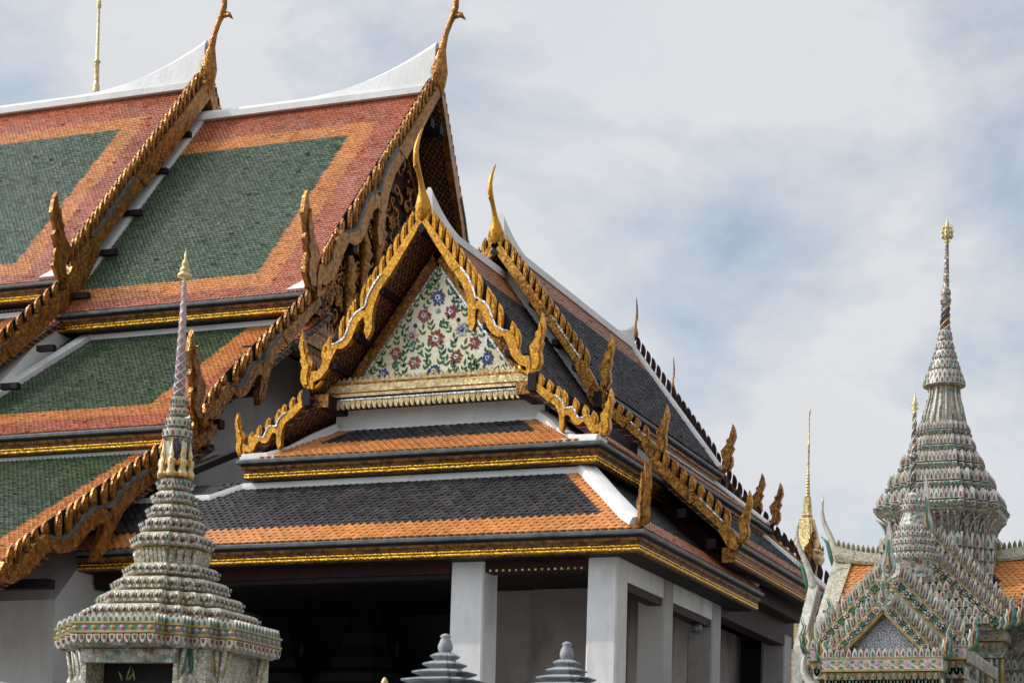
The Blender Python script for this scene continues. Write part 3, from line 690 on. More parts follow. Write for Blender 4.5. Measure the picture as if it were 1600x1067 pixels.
    flash(B, [(XC + sgn * 2.75, 43.75, 11.6), (XC + sgn * 3.5, 43.7, 11.0), (XC + sgn * 4.2, 43.65, 10.52)], 0.30, 0.2)
ridge_cap(B, (XC, Y1 + 0.25, 15.42), (XC, 44.0, 15.42), 0.16, 0.10, 0.62, 0, 2.0)
ridge_cap(B, (XC, Y2 + 0.25, 16.12), (XC, Y3 - 0.2, 16.12), 0.17, 0.10, 0.62, 0.5, 2.0)
ridge_cap(B, (XC, 53.0, 15.42), (XC, Y4 - 0.2, 15.42), 0.16, 0.10, 0, 0.5, 2.0)
chofa(B, (XC, Y1 - 0.02, 15.36), WY, 1.92, lean=2.0, rs=1.1); chofa(B, (XC, Y2 - 0.02, 16.06), WY, 1.80, lean=2.0, rs=1.1)
chofa(B, (XC, Y3 + 0.12, 16.40), V3((0, 1, 0)), 1.2, gold_old, rs=0.95); chofa(B, (XC, Y4 + 0.12, 15.7), V3((0, 1, 0)), 1.1, gold_old, rs=0.95)
# core walls under the roofs
cw = MB()
cw.prism([(-2.2, 11.3), (2.2, 11.3), (2.2, 12.0), (0, 14.95), (-2.2, 12.0)], (XC, 40.55, 0), (1, 0, 0), Z, (0, 1, 0), 0, 3.2, redwood)
cw.prism([(-5.2, 8.3), (5.2, 8.3), (5.2, 9.1), (3.5, 10.55), (3.5, 11.05), (2.2, 12.0), (2.2, 12.7), (0, 15.6), (-2.2, 12.7), (-2.2, 12.0), (-3.5, 11.05), (-3.5, 10.55), (-5.2, 9.1)], (XC, 44.45, 0), (1, 0, 0), Z, (0, 1, 0), 0, 7.9, redwood)
cw.prism([(-3.4, 10.3), (3.4, 10.3), (2.3, 11.2), (2.3, 12.0), (0, 14.95), (-2.3, 12.0), (-2.3, 11.2)], (XC, 52.5, 0), (1, 0, 0), Z, (0, 1, 0), 0, 3.5, redwood)
cw.box((XC - 3.5, 40.75, 9.7), (XC + 3.5, 44.4, 11.25), dark)
cw.build('gable_wall', B)
for y_, sg in ((Y1, 1), (Y2, 1)):
    pass
UX_ = V3((1, 0, 0))
pe = Each('purlin_end', B)
for (yv, zt, L_) in ((Y1, 15.40, 1), (Y2, 16.08, 1)):
    pe.prism([(-.1, 0), (0, -.1), (.1, 0), (0, .13)], (XC, yv - .12, zt - .26), UX_, Z, (0, 1, 0), 0, .9, dark)
    for sg in (-1, 1):
        for a, dn in ((0.37, 0.20), (0.60, 0.34), (0.80, 0.26)):
            x = XC + sg * 2.52 * a; z = zt - 3.42 * a - dn - 0.1
            pe.obox((x - 0.075, yv - 0.03, z + 0.02), (0.15, 0, 0), (0, 0.9, 0), (0, 0, 0.13), dark)
        pe.obox((XC + sg * 2.6 - 0.09, yv - 0.12, 11.55 if yv == Y1 else 12.1), (0.18, 0, 0), (0, 0.9, 0), (0, 0, 0.36), dark)
for s, z in ((3.2, 11.15), (3.95, 10.35), (4.6, 9.75), (5.3, 9.05)):
    for sg in (-1, 1): pe.obox((XC + sg * s - 0.1, Y2 - 0.04, z - 0.2), (0.2, 0, 0), (0, 0.8, 0), (0, 0, 0.2), dark)

# flower pediment
PY = 40.32
pd = MB()
pd.prism([(-2.14, 12.0), (2.14, 12.0), (0, 14.72)], (XC, PY, 0), (1, 0, 0), Z, (0, 1, 0), 0, 0.2, ped_base)
for sg in (-1, 1):
    D = V3((sg * 2.3, 0, -3.1)).normalized(); n_ = V3((-D.z * sg, 0, D.x * sg)) * -1
    if n_.z > 0: n_ = -n_
    o = V3((XC, PY, 14.98))
    pd.obox(o, D * 3.95, n_ * 0.17, V3((0, -0.16, 0)), gold_old)
    pd.obox(o + n_ * 0.172, D * 3.7, n_ * 0.055, V3((0, -0.07, 0)), silver)
pdo = pd.build('pediment', B)
fw_ = MB()
def rosette(mb, c, r, mcol, mcen, U, Vv, Nn, n=12):
    c, U, Vv, Nn = V3(c), V3(U), V3(Vv), V3(Nn)
    jr = random.Random(int(c.x * 917 + c.z * 1733)); jit = [jr.uniform(-.12, .12) for _ in range(n)]
    for k in range(n):
        a = 2 * math.pi * k / n + 0.1 + jit[k]; d = U * math.cos(a) + Vv * math.sin(a); t = U * -math.sin(a) + Vv * math.cos(a)
        rr = r * (1 if k % 2 == 0 else 0.84) * jr.uniform(.86, 1.1); wd = r * 0.17
        p = [c + d * r * .34, c + d * rr * .72 + t * wd, c + d * rr, c + d * rr * .72 - t * wd]
        q = [x + Nn * (0.022 + 0.01 * (k % 2)) for x in p]
        mb.add(p + q, [(4, 5, 6, 7), (0, 1, 5, 4), (1, 2, 6, 5), (2, 3, 7, 6), (3, 0, 4, 7)], mcol)
    ring = [(0.30 * r * math.cos(2 * math.pi * k / 10), 0.30 * r * math.sin(2 * math.pi * k / 10)) for k in range(10)]
    mb.prism(ring, c, U, Vv, Nn, 0.0, 0.045, mcen)
    mb.prism([(x * .4, y * .4) for x, y in ring], c, U, Vv, Nn, 0.045, 0.06, mcol)
def leaf(mb, c, ang, l, wd, m_, U, Vv, Nn):
    c, U, Vv, Nn = V3(c), V3(U), V3(Vv), V3(Nn)
    d = U * math.cos(ang) + Vv * math.sin(ang); t = U * -math.sin(ang) + Vv * math.cos(ang)
    p = [c, c + d * l * .45 + t * wd, c + d * l, c + d * l * .45 - t * wd]; q = [x + Nn * 0.022 for x in p]
    mb.add(p + q, [(4, 5, 6, 7), (0, 1, 5, 4), (1, 2, 6, 5), (2, 3, 7, 6), (3, 0, 4, 7)], m_)
UX = V3((1, 0, 0))
flowers = [(555, 295, 58, c_blue, silver), (460, 410, 52, c_red, silver), (645, 400, 52, c_red, silver), (380, 545, 50, c_white, c_red), (720, 525, 50, c_white, c_blue), (547, 575, 66, c_red, silver),
           (400, 730, 50, c_red, silver), (690, 710, 50, c_red, silver), (812, 625, 46, c_red, c_white), (905, 735, 50, c_blue, c_white), (540, 795, 48, c_blue, ped_base), (270, 655, 46, c_red, c_white), (185, 795, 46, c_blue, c_white),
           (555, 385, 20, c_white, silver), (400, 475, 16, c_blue, c_blue), (697, 457, 16, c_blue, c_blue)]
occ = []
for fx, fy, fr, mc, mcen in flowers:
    x = XC - 0.01 + (fx - 555) * 0.0034; z = 13.95 - (fy - 295) * 0.00316; r = fr * 0.0034
    occ.append((x, z, r)); fl1 = MB(); rosette(fl1, (x, PY - 0.002, z), r, mc, mcen, UX, Z, WY); fl1.build('flower', pdo)
rnd = random.Random(11)
def stem(x, z, n, ang):
    for k in range(n):
        for sg in (-1, 1):
            leaf(fw_, (x, PY - 0.002, z), ang + sg * 0.62 + rnd.uniform(-.15, .15), rnd.uniform(.10, .17), .026, c_green, UX, Z, WY)
        x += math.cos(ang) * 0.115; z += math.sin(ang) * 0.115
    leaf(fw_, (x, PY - 0.002, z), ang, .15, .026, c_green, UX, Z, WY)
tries = 0; put = []
while tries < 4000:
    tries += 1
    z = rnd.uniform(12.15, 14.3); hw = (14.55 - z) * 0.74
    x = XC + rnd.uniform(-hw, hw)
    if any((x - a) ** 2 + (z + 0.1 - b) ** 2 < (r + 0.075) ** 2 for a, b, r in occ) or any((x - a) ** 2 + (z - b) ** 2 < 0.155 ** 2 for a, b in put): continue
    put.append((x, z)); stem(x, z, rnd.choice((1, 2, 2)), math.pi / 2 + rnd.uniform(-0.9, 0.9))
fw_.build('foliage', pdo)
pb = MB()
pb.box((XC - 2.42, PY - 0.42, 12.070), (XC + 2.42, PY + 0.15, 12.130), gold_old)
pb.box((XC - 2.46, PY - 0.46, 11.910), (XC + 2.46, PY + 0.15, 12.065), gold_pale); pb.box((XC - 2.44, PY - 0.43, 11.880), (XC + 2.44, PY + 0.15, 11.907), c_red); pb.box((XC - 2.47, PY - 0.47, 11.815), (XC + 2.47, PY + 0.15, 11.877), gold_pale)
pb.box((XC - 2.44, PY - 0.40, 11.780), (XC + 2.44, PY + 0.15, 11.812), dark); pb.box((XC - 2.44, PY - 0.43, 11.745), (XC + 2.44, PY + 0.15, 11.777), silver); pb.box((XC - 2.4, PY - 0.35, 11.660), (XC + 2.4, PY + 0.15, 11.742), dark)
for i in range(37):
    x = XC - 2.3 + i * 0.1278
    pb.prism([(-0.058, 0), (-0.064, .05), (0, .15), (0.064, .05), (0.058, 0)], (x, PY - 0.30, 12.132), UX, Z, WY, -0.04, 0.03, gold_pale)
    pb.prism([(-0.055, 0), (-0.06, -.07), (-0.02, -.17), (0.02, -.19), (0.06, -.07), (0.055, 0)], (x, PY - 0.37, 11.745), UX, Z, WY, -0.04, 0.035, gold_pale)
pb.build('pediment_base', B)

# apron roof under the pediment (lower skirt of the porch) and its white margins
ap = MB()
yE, zE, yR, zR = 39.24, 10.44, 40.47, 11.22
slope_slab(ap, [(XC - 4.1, yE, zE), (XC + 4.1, yE, zE), (XC + 2.35, yR, zR), (XC - 2.35, yR, zR)], 0.12, t_under, dark)
Sv = V3((0, yR - yE, zR - zE)); Ls = Sv.length
def c_apron(u, v):
    s = abs(u); hwv = 2.38 + (1 - v / Ls) * 1.25
    if s > hwv: return None
    if v < 0.62 or s > hwv - 0.45 - 0.35 * (1 - v / Ls): return t_orange
    return t_black
tile_slope(ap, (XC, yE, zE), (1, 0, 0), Sv, -4.1, 4.1, Ls, BW, BH, c_apron)
ap.build('roof', B)
wb = MB()
wb.obox((XC - 2.5, 40.38, 11.17), (5.0, 0, 0), (0, 0.26, 0), (0, 0, 0.10), white); wb.obox((XC - 2.45, 40.46, 11.272), (4.9, 0, 0), (0, 0.3, 0), (0, 0.0, 0.5), white)
wb.build('plaster_band', B)
for sg in (-1, 1):
    flash(B, [(XC + sg * 2.42, 40.47, 11.27), (XC + sg * 2.85, 40.12, 10.98), (XC + sg * 3.2, 39.75, 10.66), (XC + sg * 3.55, 39.42, 10.47), (XC + sg * 4.1, 39.33, 10.44)], 0.34, 0.13)
    q = MB(); q.obox((XC + sg * 3.2, 39.24, 10.40), (sg * 0.95, 0, 0), (0, 0.4, 0.0), (0, 0, 0.10), white); q.build('corner_block', B)
eave(B, [(XC - 4.2, 44.4, 10.42), (XC - 4.2, 39.15, 10.42), (XC + 4.2, 39.15, 10.42), (XC + 4.2, 44.4, 10.42)], 1.0, 0.6)

# lowest skirt roof round the porch
SX, SY, SZ, TX, TY, TZ = -12.42, 37.89, 8.36, -14.30, 39.77, 10.03
XL = -25.28; YB = 46.95
sk = MB()
slope_slab(sk, [(XL, SY, SZ), (SX, SY, SZ), (TX, TY, TZ), (XL, TY, TZ)], 0.12, t_under, dark)
Sv = V3((0, TY - SY, TZ - SZ)); Ls = Sv.length
def c_s1(u, v):
    x = XL + u; hip = SX - (v / Ls) * (SX - TX)
    if x > hip - 0.06: return None
    if x < -22.75 and v > Ls - 0.42: return None
    if v < 0.50 or x > hip - 0.62: return t_orange
    return t_black
tile_slope(sk, (XL, SY, SZ), (1, 0, 0), Sv, 0.0, SX - XL, Ls, BW, BH, c_s1)
sk.build('roof', B)
sd = MB()
slope_slab(sd, [(SX, SY, SZ), (SX, YB, SZ), (TX, YB - 0.9, TZ), (TX, TY, TZ)], 0.12, t_under, dark)
Sv2 = V3((TX - SX, 0, TZ - SZ)); L2 = Sv2.length
def c_s2(u, v):
    y = SY + u; f = v / L2
    if y < SY + f * (TY - SY) + 0.06 or y > YB - 0.9 * f - 0.1: return None
    return t_orange_shade if v < 0.62 else t_black_shade
tile_slope(sd, (SX, SY, SZ), (0, 1, 0), Sv2, 0.0, YB - SY, L2, BW, BH, c_s2)
sd.build('roof', B)
flash(B, [(TX - 0.05, TY + 0.02, TZ + 0.03), (-13.4, 38.87, 9.19), (-12.75, 38.2, 8.64), (-12.50, 37.97, 8.48)], 0.42, 0.12, name='hip_cap')
flash(B, [(TX + .1, TY - .17, TZ - 0.13), (-22.15, TY - .17, TZ - 0.13), (-22.8, TY - 0.46, TZ - 0.40), (XL, TY - 0.46, TZ - 0.40)], 0.18, 0.09)
flash(B, [(TX, TY, TZ + 0.02), (TX, YB - 1.0, TZ + 0.02), (SX - 0.9, YB - 0.35, 9.1), (SX - 0.1, YB - 0.05, 8.44)], 0.24, 0.12)
eave(B, [(XL, SY - 0.08, SZ - 0.02), (SX + 0.08, SY - 0.08, SZ - 0.02), (SX + 0.08, YB, SZ - 0.02)], 0.98, 0.75)
eave_finial(B, (SX + 0.0, SY + 0.02, SZ + 0.05), V3((1, -1, 0)).normalized(), V3((1, 1, 0)).normalized(), 1.22, gold_old, 0.12, 0.9)
# void behind the skirt's head
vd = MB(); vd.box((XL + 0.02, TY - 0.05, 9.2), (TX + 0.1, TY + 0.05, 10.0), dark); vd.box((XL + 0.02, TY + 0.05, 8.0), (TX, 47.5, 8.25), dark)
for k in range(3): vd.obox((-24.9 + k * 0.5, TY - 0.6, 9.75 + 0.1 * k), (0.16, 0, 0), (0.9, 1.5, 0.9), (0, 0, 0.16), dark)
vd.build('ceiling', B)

# columns, beams, walls of the portico
def column(x0, x1, y0, y1, z1, m_=None):
    mb = MB(); ch = 0.035; rings = []
    for z, k in ((0, 0.0), (0.6, 0.0), (z1, 0.025)):
        a, b, c, d = x0 + k, x1 - k, y0 + k, y1 - k
        rings.append([V3(p) for p in ((a + ch, c, z), (b - ch, c, z), (b, c + ch, z), (b, d - ch, z), (b - ch, d, z), (a + ch, d, z), (a, d - ch, z), (a, c + ch, z))])
    mb.loft(rings, m_ or wallw)
    return mb.build('column', B)
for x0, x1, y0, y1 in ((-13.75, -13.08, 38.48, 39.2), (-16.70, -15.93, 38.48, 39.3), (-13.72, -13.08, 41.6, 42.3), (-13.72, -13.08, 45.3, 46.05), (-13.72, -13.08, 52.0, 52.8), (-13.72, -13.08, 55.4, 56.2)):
    column(x0, x1, y0, y1, 7.98, wallw if y0 < 40 else shade_w)
bm = MB()
bm.box((-13.50, 39.2, 7.52), (-13.12, 41.6, 7.97), wallw); bm.box((-13.50, 42.3, 7.52), (-13.12, 45.3, 7.97), wallw); bm.box((-13.50, 46.05, 7.7), (-13.12, 53.0, 8.5), redwood)
bm.box((-13.46, 39.2, 7.36), (-13.16, 41.6, 7.517), redwood); bm.box((-13.46, 42.3, 7.36), (-13.16, 45.3, 7.517), redwood)
bm.box((-15.93, 38.55, 7.70), (-13.75, 38.95, 7.97), redwood); bm.box((XL + 0.05, 38.55, 7.70), (-16.70, 38.95, 7.97), redwood); bm.box((XL + 0.05, 38.60, 7.60), (-16.74, 38.90, 7.697), dark)
for i in range(15): bm.box((-15.85 + i * 0.14, 38.53, 7.71), (-15.81 + i * 0.14, 38.549, 7.75), gold_pale)
bm.build('beam', B)
iw = MB()
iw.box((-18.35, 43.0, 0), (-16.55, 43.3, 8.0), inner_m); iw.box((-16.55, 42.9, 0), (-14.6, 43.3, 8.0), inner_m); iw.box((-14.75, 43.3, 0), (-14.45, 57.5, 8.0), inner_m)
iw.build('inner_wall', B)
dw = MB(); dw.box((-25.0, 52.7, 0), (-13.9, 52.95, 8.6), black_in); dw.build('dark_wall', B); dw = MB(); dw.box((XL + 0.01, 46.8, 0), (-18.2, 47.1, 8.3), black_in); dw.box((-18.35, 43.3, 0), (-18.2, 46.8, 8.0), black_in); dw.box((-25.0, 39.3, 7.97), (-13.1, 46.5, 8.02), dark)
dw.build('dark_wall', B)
fl = MB(); fl.lathe((-13.32, 44.75, 7.15), [(0.08, 0), (0.13, 0.05), (0.13, 0.2), (0.06, 0.24)], lamp_m, n=10); fl.box((-13.38, 44.5, 7.2), (-13.26, 44.75, 7.28), lamp_m); fl.build('floodlight', B)

# dim shrines inside the portico
for i, (x, y, hh, lab) in enumerate(((-21.9, 45.6, 8.75, 'dark spired wooden shrine standing in the shadow right of the porcelain spire'), (-24.3, 45.4, 8.75, 'dark spired wooden shrine half hidden behind the porcelain spire'))):
    t = thing('wooden_shrine', lab, 'shrine', (x, y, 0), 'dark shrines inside the portico')
    b_ = MB(); PL = [(1, -.6), (1, .6), (.8, .8), (.6, 1), (-.6, 1), (-.8, .8), (-1, .6), (-1, -.6), (-.8, -.8), (-.6, -1), (.6, -1), (.8, -.8)]
    k = 1.0 if i == 0 else 0.85
    b_.lathe((x, y, 0), [(1.05 * k, 0), (1.05 * k, 1.0), (0.9 * k, 1.1), (0.9 * k, 5.9), (1.2 * k, 6.1), (1.15 * k, 6.35), (0.9 * k, 6.5), (0.85 * k, 6.75)], shrine_m, plan=PL, smooth=False); b_.build('base', t)
    r_ = MB(); r_.lathe((x, y, 6.75), [(0.82 * k, 0), (0.66 * k, 0.3), (0.6 * k, .6), (0.42 * k, 1.0), (0.3 * k, 1.35), (0.2 * k, 1.5), (0.16 * k, 1.75), (0.02, hh - 6.6)], shrine_m, plan=PL, smooth=False)
    for sg in (-1, 1): r_.tube([(x + sg * .2 * k, y, 8.2), (x + sg * .42 * k, y, 8.28), (x + sg * .5 * k, y, 8.5), (x + sg * .46 * k, y, 8.7)], [.06, .05, .035, .01], shrine_m, 6)
    for sg in (-1, 1): r_.tube([(x + sg * .75 * k, y, 6.7), (x + sg * .8 * k, y, 7.1), (x + sg * .72 * k, y, 7.5)], [.12, .08, .01], shrine_m, 6)
    r_.build('roof', t)

# ================================================================== porcelain ornaments used by the chedi and the gate
def petal(mb, c, U, Vv, Nn, w, h, m_out=None, m_in=None, th=0.03):
    poly = [(-.5, 0), (-.52, .35), (-.36, .68), (0, 1), (.36, .68), (.52, .35), (.5, 0)]
    mb.prism([(x * w, y * h) for x, y in poly], c, U, Vv, Nn, -th, th, m_out or c_white)
    inn = [(x * w * .36, (y * .5 + .12) * h) for x, y in poly]
    mb.prism(inn, c, U, Vv, Nn, th, th + 0.014, m_in or c_red2)
def studs_along(mb, a, b, n, r, m_, Nn, Vv=Z, lo=0.55):
    """little lozenge bosses in a row"""
    a, b, Nn, Vv = V3(a), V3(b), V3(Nn), V3(Vv); U = (b - a).normalized()
    for i in range(n):
        c = a + (b - a) * ((i + 0.5) / n); mm_ = m_[i % len(m_)] if isinstance(m_, (list, tuple)) else m_
        p = [c + U * r * lo, c + Vv * r, c - U * r * lo, c - Vv * r, c + Nn * r * .6]
        mb.add(p, [(0, 1, 4), (1, 2, 4), (2, 3, 4), (3, 0, 4)] if U.cross(Vv).dot(Nn) > 0 else [(1, 0, 4), (2, 1, 4), (3, 2, 4), (0, 3, 4)], mm_)
def redent(b, n=3):
    d = (1 - b) / n; q = [(1, b)]
    for k in range(n): q += [(1 - (k + 1) * d, b + k * d), (1 - (k + 1) * d, b + (k + 1) * d)] if k < n - 1 else [(1 - (k + 1) * d, b + k * d), (1 - (k + 1) * d, 1)]
    q[-1] = (b, 1)
    r = []
    for k in range(4):
        c, s = (1, 0, -1, 0)[k], (0, 1, 0, -1)[k]
        r += [(x * c - y * s, x * s + y * c) for x, y in q]
    # drop duplicates
    o = []
    for p in r:
        if not o or (abs(p[0] - o[-1][0]) + abs(p[1] - o[-1][1])) > 1e-6: o.append(p)
    return o
def ring_orn(mb, c, plan, R, z, fn, pitch, cam_only=True):
    """call fn(point, U, normal) along every edge of the scaled plan"""
    n = len(plan)
    for i in range(n):
        a = V3((c[0] + plan[i][0] * R, c[1] + plan[i][1] * R, z)); b = V3((c[0] + plan[(i + 1) % n][0] * R, c[1] + plan[(i + 1) % n][1] * R, z))
        d = b - a; L = d.length
        if L < 0.02: continue
        U = d.normalized(); Nn = V3((U.y, -U.x, 0)); k = max(1, round(L / pitch))
        for j in range(k): fn(a + d * ((j + 0.5) / k), U, Nn)

# ================================================================== porcelain chedi in front, left
CX_, CY_ = -12.56, 20.78
P1 = thing('porcelain_chedi', 'slim white porcelain spire with stacked flower tiers before the green roofed hall', 'shrine', (CX_, CY_, 0))
PLc = redent(0.46, 3); C2 = (CX_, CY_, 0)
zpx = lambda py: 4.21 + (1000 - py) * 0.00745
# plan radii from tier half widths
prev = MB()
tiers = [(957, 980, 146), (933, 956, 119.5), (909, 932, 96), (886, 907, 77.5), (837, 862, 67), (813, 836, 53), (791, 812, 42.5), (769, 790, 34.5), (747, 768, 26.5)]
KR = 0.0065
for (y0, y1, hw) in tiers:
    R = hw * KR; z0, z1 = zpx(y1), zpx(y0); h = z1 - z0
    mb = MB()
    e = min(0.06, 0.15 * R)
    mb.lathe(C2, [(R - 2.6 * e, z0 - 0.05), (R - 1.5 * e, z0 - 0.03), (R - 1.3 * e, z0 + 0.08 * h), (R - 0.6 * e, z0 + 0.12 * h), (R - 0.12 * e, z0 + 0.26 * h), (R, z0 + 0.45 * h), (R, z0 + 0.62 * h), (R - 0.25 * e, z0 + 0.84 * h), (R - 0.8 * e, z0 + 0.98 * h), (R - 2.0 * e, z0 + 1.03 * h), (R - 3.0 * e, z0 + 1.03 * h)],
             porc_w, plan=PLc, smooth=False, mats=[c_yel, c_yel, c_yel] + [porc_w] * 7)
    def f(p, U, Nn):
        petal(mb, p - Z * 0.34 * h - Nn * 0.014, U, Z, Nn, 0.084, h * 0.64, c_cream, c_cream, 0.010)
        studs_along(mb, p - U * .03 + Nn * 0.014, p + U * .03 + Nn * 0.014, 1, h * 0.20, c_red2, Nn, lo=.75)
        for sg in (-1, 1): leaf(mb, p + U * sg * .022 - Z * .02 + Nn * .004, math.pi / 2 - sg * .5, h * .34, .011, c_teal if sg > 0 else c_cream, U, Z, Nn)
        leaf(mb, p + Nn * .004 - Z * h * .18, -math.pi / 2, h * .2, .02, c_cream, U, Z, Nn)
    ring_orn(mb, C2, PLc, R, z0 + h * 0.55, f, 0.10)
    mb.build('tier', P1)
nk = MB()
nk.lathe(C2, [(0.345, zpx(887)), (0.335, zpx(880)), (0.352, zpx(873)), (0.385, zpx(866)), (0.41, zpx(861))], c_yel, plan=PLc, smooth=False)
ring_orn(nk, C2, PLc, 0.362, zpx(885), lambda p, U, Nn: nk.prism([(-.02, 0), (-.024, .12), (0, .165), (.024, .12), (.02, 0)], p, U, Z + Nn * .3, Nn, -.02, .03, porc_w), 0.055)
nk.build('neck', P1)
# cornice
cn = MB(); RC = 1.20
cn.lathe(C2, [(RC * .92, zpx(1024)), (RC * .955, zpx(1020)), (RC * .975, zpx(1010)), (RC * .955, zpx(1009)), (RC * 1.0, zpx(1006)), (RC * 1.0, zpx(1003)), (RC * .985, zpx(1002)), (RC * .985, zpx(993)), (RC, zpx(992)), (RC, zpx(989)), (RC * .9, zpx(985))],
         porc, plan=PLc, smooth=False, mats=[porc_d, porc_w, c_yel, c_yel, c_yel, c_yel, c_teal, c_yel, c_yel, c_yel])
ring_orn(cn, C2, PLc, RC * .965, zpx(990), lambda p, U, Nn: petal(cn, p, U, Z, Nn, .072, .10, c_cream, c_teal, .018), .075)
cyc = [c_pink, c_yel, c_pink, c_ora]; cnt = [0]
def dots(p, U, Nn):
    cnt[0] += 1
    studs_along(cn, p - U * .03, p + U * .03, 1, .036, cyc[cnt[0] % 4], Nn, lo=1.2)
ring_orn(cn, C2, PLc, RC * .99, zpx(997.5), dots, 0.125)
def lw(p, U, Nn):
    petal(cn, p, U, -Z, Nn, .08, .10, c_cream, c_red2, .014)
ring_orn(cn, C2, PLc, RC * .985, zpx(1008), lw, .10)
cn.build('cornice', P1)
# niche storey: redented piers with open bays
ns = MB(); RB = 0.98
def pier(pl):
    ns.prism(pl, (CX_, CY_, 0), (1, 0, 0), (0, 1, 0), Z, 0.0, zpx(1023), porc_w)
b_ = 0.46 * 0.9; d_ = (1 - 0.46) / 3 * RB
for sx in (-1, 1):
    for sy in (-1, 1):
        q = [(RB, b_ - .06), (RB, .46), (RB - d_, .46), (RB - d_, .46 + d_), (RB - 2 * d_, .46 + d_), (RB - 2 * d_, .46 + 2 * d_)]
        q += [(.57, .46 + 2 * d_), (.57, .3), (.5, b_ - .06)] if sy < 0 else [(.46, .46 + 2 * d_), (.46, RB), (b_ - .06, RB), (b_ - .06, .3), (.3, b_ - .06)]
        q = [(x * sx, y * sy) for x, y in q]
        if sx * sy < 0: q = q[::-1]
        pier(q)
        # ribs and capitals
        for (x, y, nx, ny) in ((RB, .43, 1, 0), (RB - d_ * .5, .46, 0, 1), (RB - d_, .46 + d_ * .5, 1, 0), (RB - 1.5 * d_, .46 + d_, 0, 1), (RB - 2 * d_, .46 + d_ * 1.5, 1, 0), (.46 + d_ * .4, .46 + d_ * 2, 0, 1), (.46, RB - d_ * .5, 1, 0), (.43, RB, 0, 1)):
            if sy < 0 and x < .60: continue
            Nn = V3((nx * sx, ny * sy, 0)); U = Z.cross(Nn); p = V3((CX_ + x * sx, CY_ + y * sy, zpx(1024)))
            for k, mm_ in ((-1, porc_w), (0, c_teal if (nx + int(x * 10)) % 2 else c_yel), (1, porc_w)):
                ns.tube([p + U * k * .05 - Z * 1.2, p + U * k * .05 - Z * .36, p + U * k * .05 - Z * .22 + Nn * .015, p + U * k * .055 + Nn * .06], [.022, .022, .026, .03], mm_, 6)
            petal(ns, p - Z * .40 + Nn * .03, U, Z, Nn, .13, .13, c_cream, c_cream, .02)
ns.prism([(x * .93, y * .93) for x, y in PLc if not (y < -.99)] , (CX_, CY_, 0), (1, 0, 0), (0, 1, 0), Z, 0.0, zpx(1023), porc_w) if False else ns.box((CX_ + .58, CY_ - .66, 0), (CX_ + .9, CY_ + .8, zpx(1024)), porc_w)
ns.box((CX_ - .8, CY_ - .8, 0), (CX_ + .8, CY_ + .8, 2.9), porc_w)
ns.box((CX_ - .6, CY_ - .6, zpx(1040)), (CX_ + .6, CY_ + .6, zpx(1022)), porc_d)
ns.box((CX_ - .62, CY_ - .86, zpx(1046)), (CX_ + .62, CY_ - .72, zpx(1025)), porc_d)
ns.box((CX_ - .56, CY_ - .45, 2.9), (CX_ + .56, CY_ + .50, zpx(1041)), dark)  # solid dark block stands in for the shade inside the niche
ns.build('niche', P1)
# figures round the shaft, rings, lattice shaft and gilt tip
sh = MB(); zz = zpx
PLs = redent(0.5, 2)
sh.lathe(C2, [(.125, zz(748)), (.12, zz(690)), (.15, zz(684))], porc_d, plan=PLs, smooth=False)
for k in range(4):
    dx, dy = ((1, 0), (0, -1), (-1, 0), (0, 1))[k]
    for m_ in (-1, 1): sh.box((CX_ + dx * .122 - abs(dy) * .03 + m_ * abs(dy) * .045 - .012, CY_ + dy * .122 - abs(dx) * .03 + m_ * abs(dx) * .045 - .012, zz(740)), (CX_ + dx * .122 + abs(dy) * .03 + m_ * abs(dy) * .045 + .012, CY_ + dy * .122 + abs(dx) * .03 + m_ * abs(dx) * .045 + .012, zz(690)), c_navy if m_ > 0 else c_cream)
sh.build('drum', P1)
for k in range(8):
    a = math.pi / 4 * k + 0.2; x, y = CX_ + .165 * math.cos(a), CY_ + .165 * math.sin(a)
    fg = MB(); fg.lathe((x, y, zz(746)), [(.055, 0), (.06, .05), (.04, .10), (.055, .16), (.05, .20), (.02, .22), (.032, .25), (.028, .28), (.015, .33), (.003, .44)], gold_pale, n=10)
    tt = V3((-math.sin(a), math.cos(a), 0)); c = V3((x, y, zz(746)))
    for sg in (-1, 1): fg.tube([c + Z * .19 + tt * sg * .045, c + Z * .13 + tt * sg * .085, c + Z * .20 + tt * sg * .10], [.018, .016, .012], gold, 6)
    for sg in (-1, 1): fg.tube([c + Z * .05 + tt * sg * .03, c + Z * .03 + tt * sg * .075, c + tt * sg * .05], [.026, .024, .02], gold, 6)
    fg.build('gilt_figure', P1)
for (y0, y1, hw) in ((668, 684, 25), (650, 667, 20), (635, 648, 15.5), (616, 633, 12)):
    mb = MB(); R = hw * .0066; z0, z1 = zz(y1), zz(y0); h = z1 - z0
    mb.lathe(C2, [(R * .7, z0), (R * .95, z0 + .25 * h), (R, z0 + .5 * h), (R * .9, z0 + .8 * h), (R * .6, z1)], porc_w, n=18)
    for k in range(14):
        a = 2 * math.pi * k / 14; Nn = V3((math.cos(a), math.sin(a), 0)); U = Z.cross(Nn); p = V3((CX_, CY_, z0 + .12 * h)) + Nn * R * .96
        petal(mb, p, U, Z, Nn, R * .44, h * .8, c_cream, c_red2 if k % 2 else c_teal, .012)
    mb.build('ring', P1)
sp = MB(); zb, zt = zz(615), zz(438)
sp.lathe(C2, [(.062, zb), (.02, zt)], c_ora, n=12)
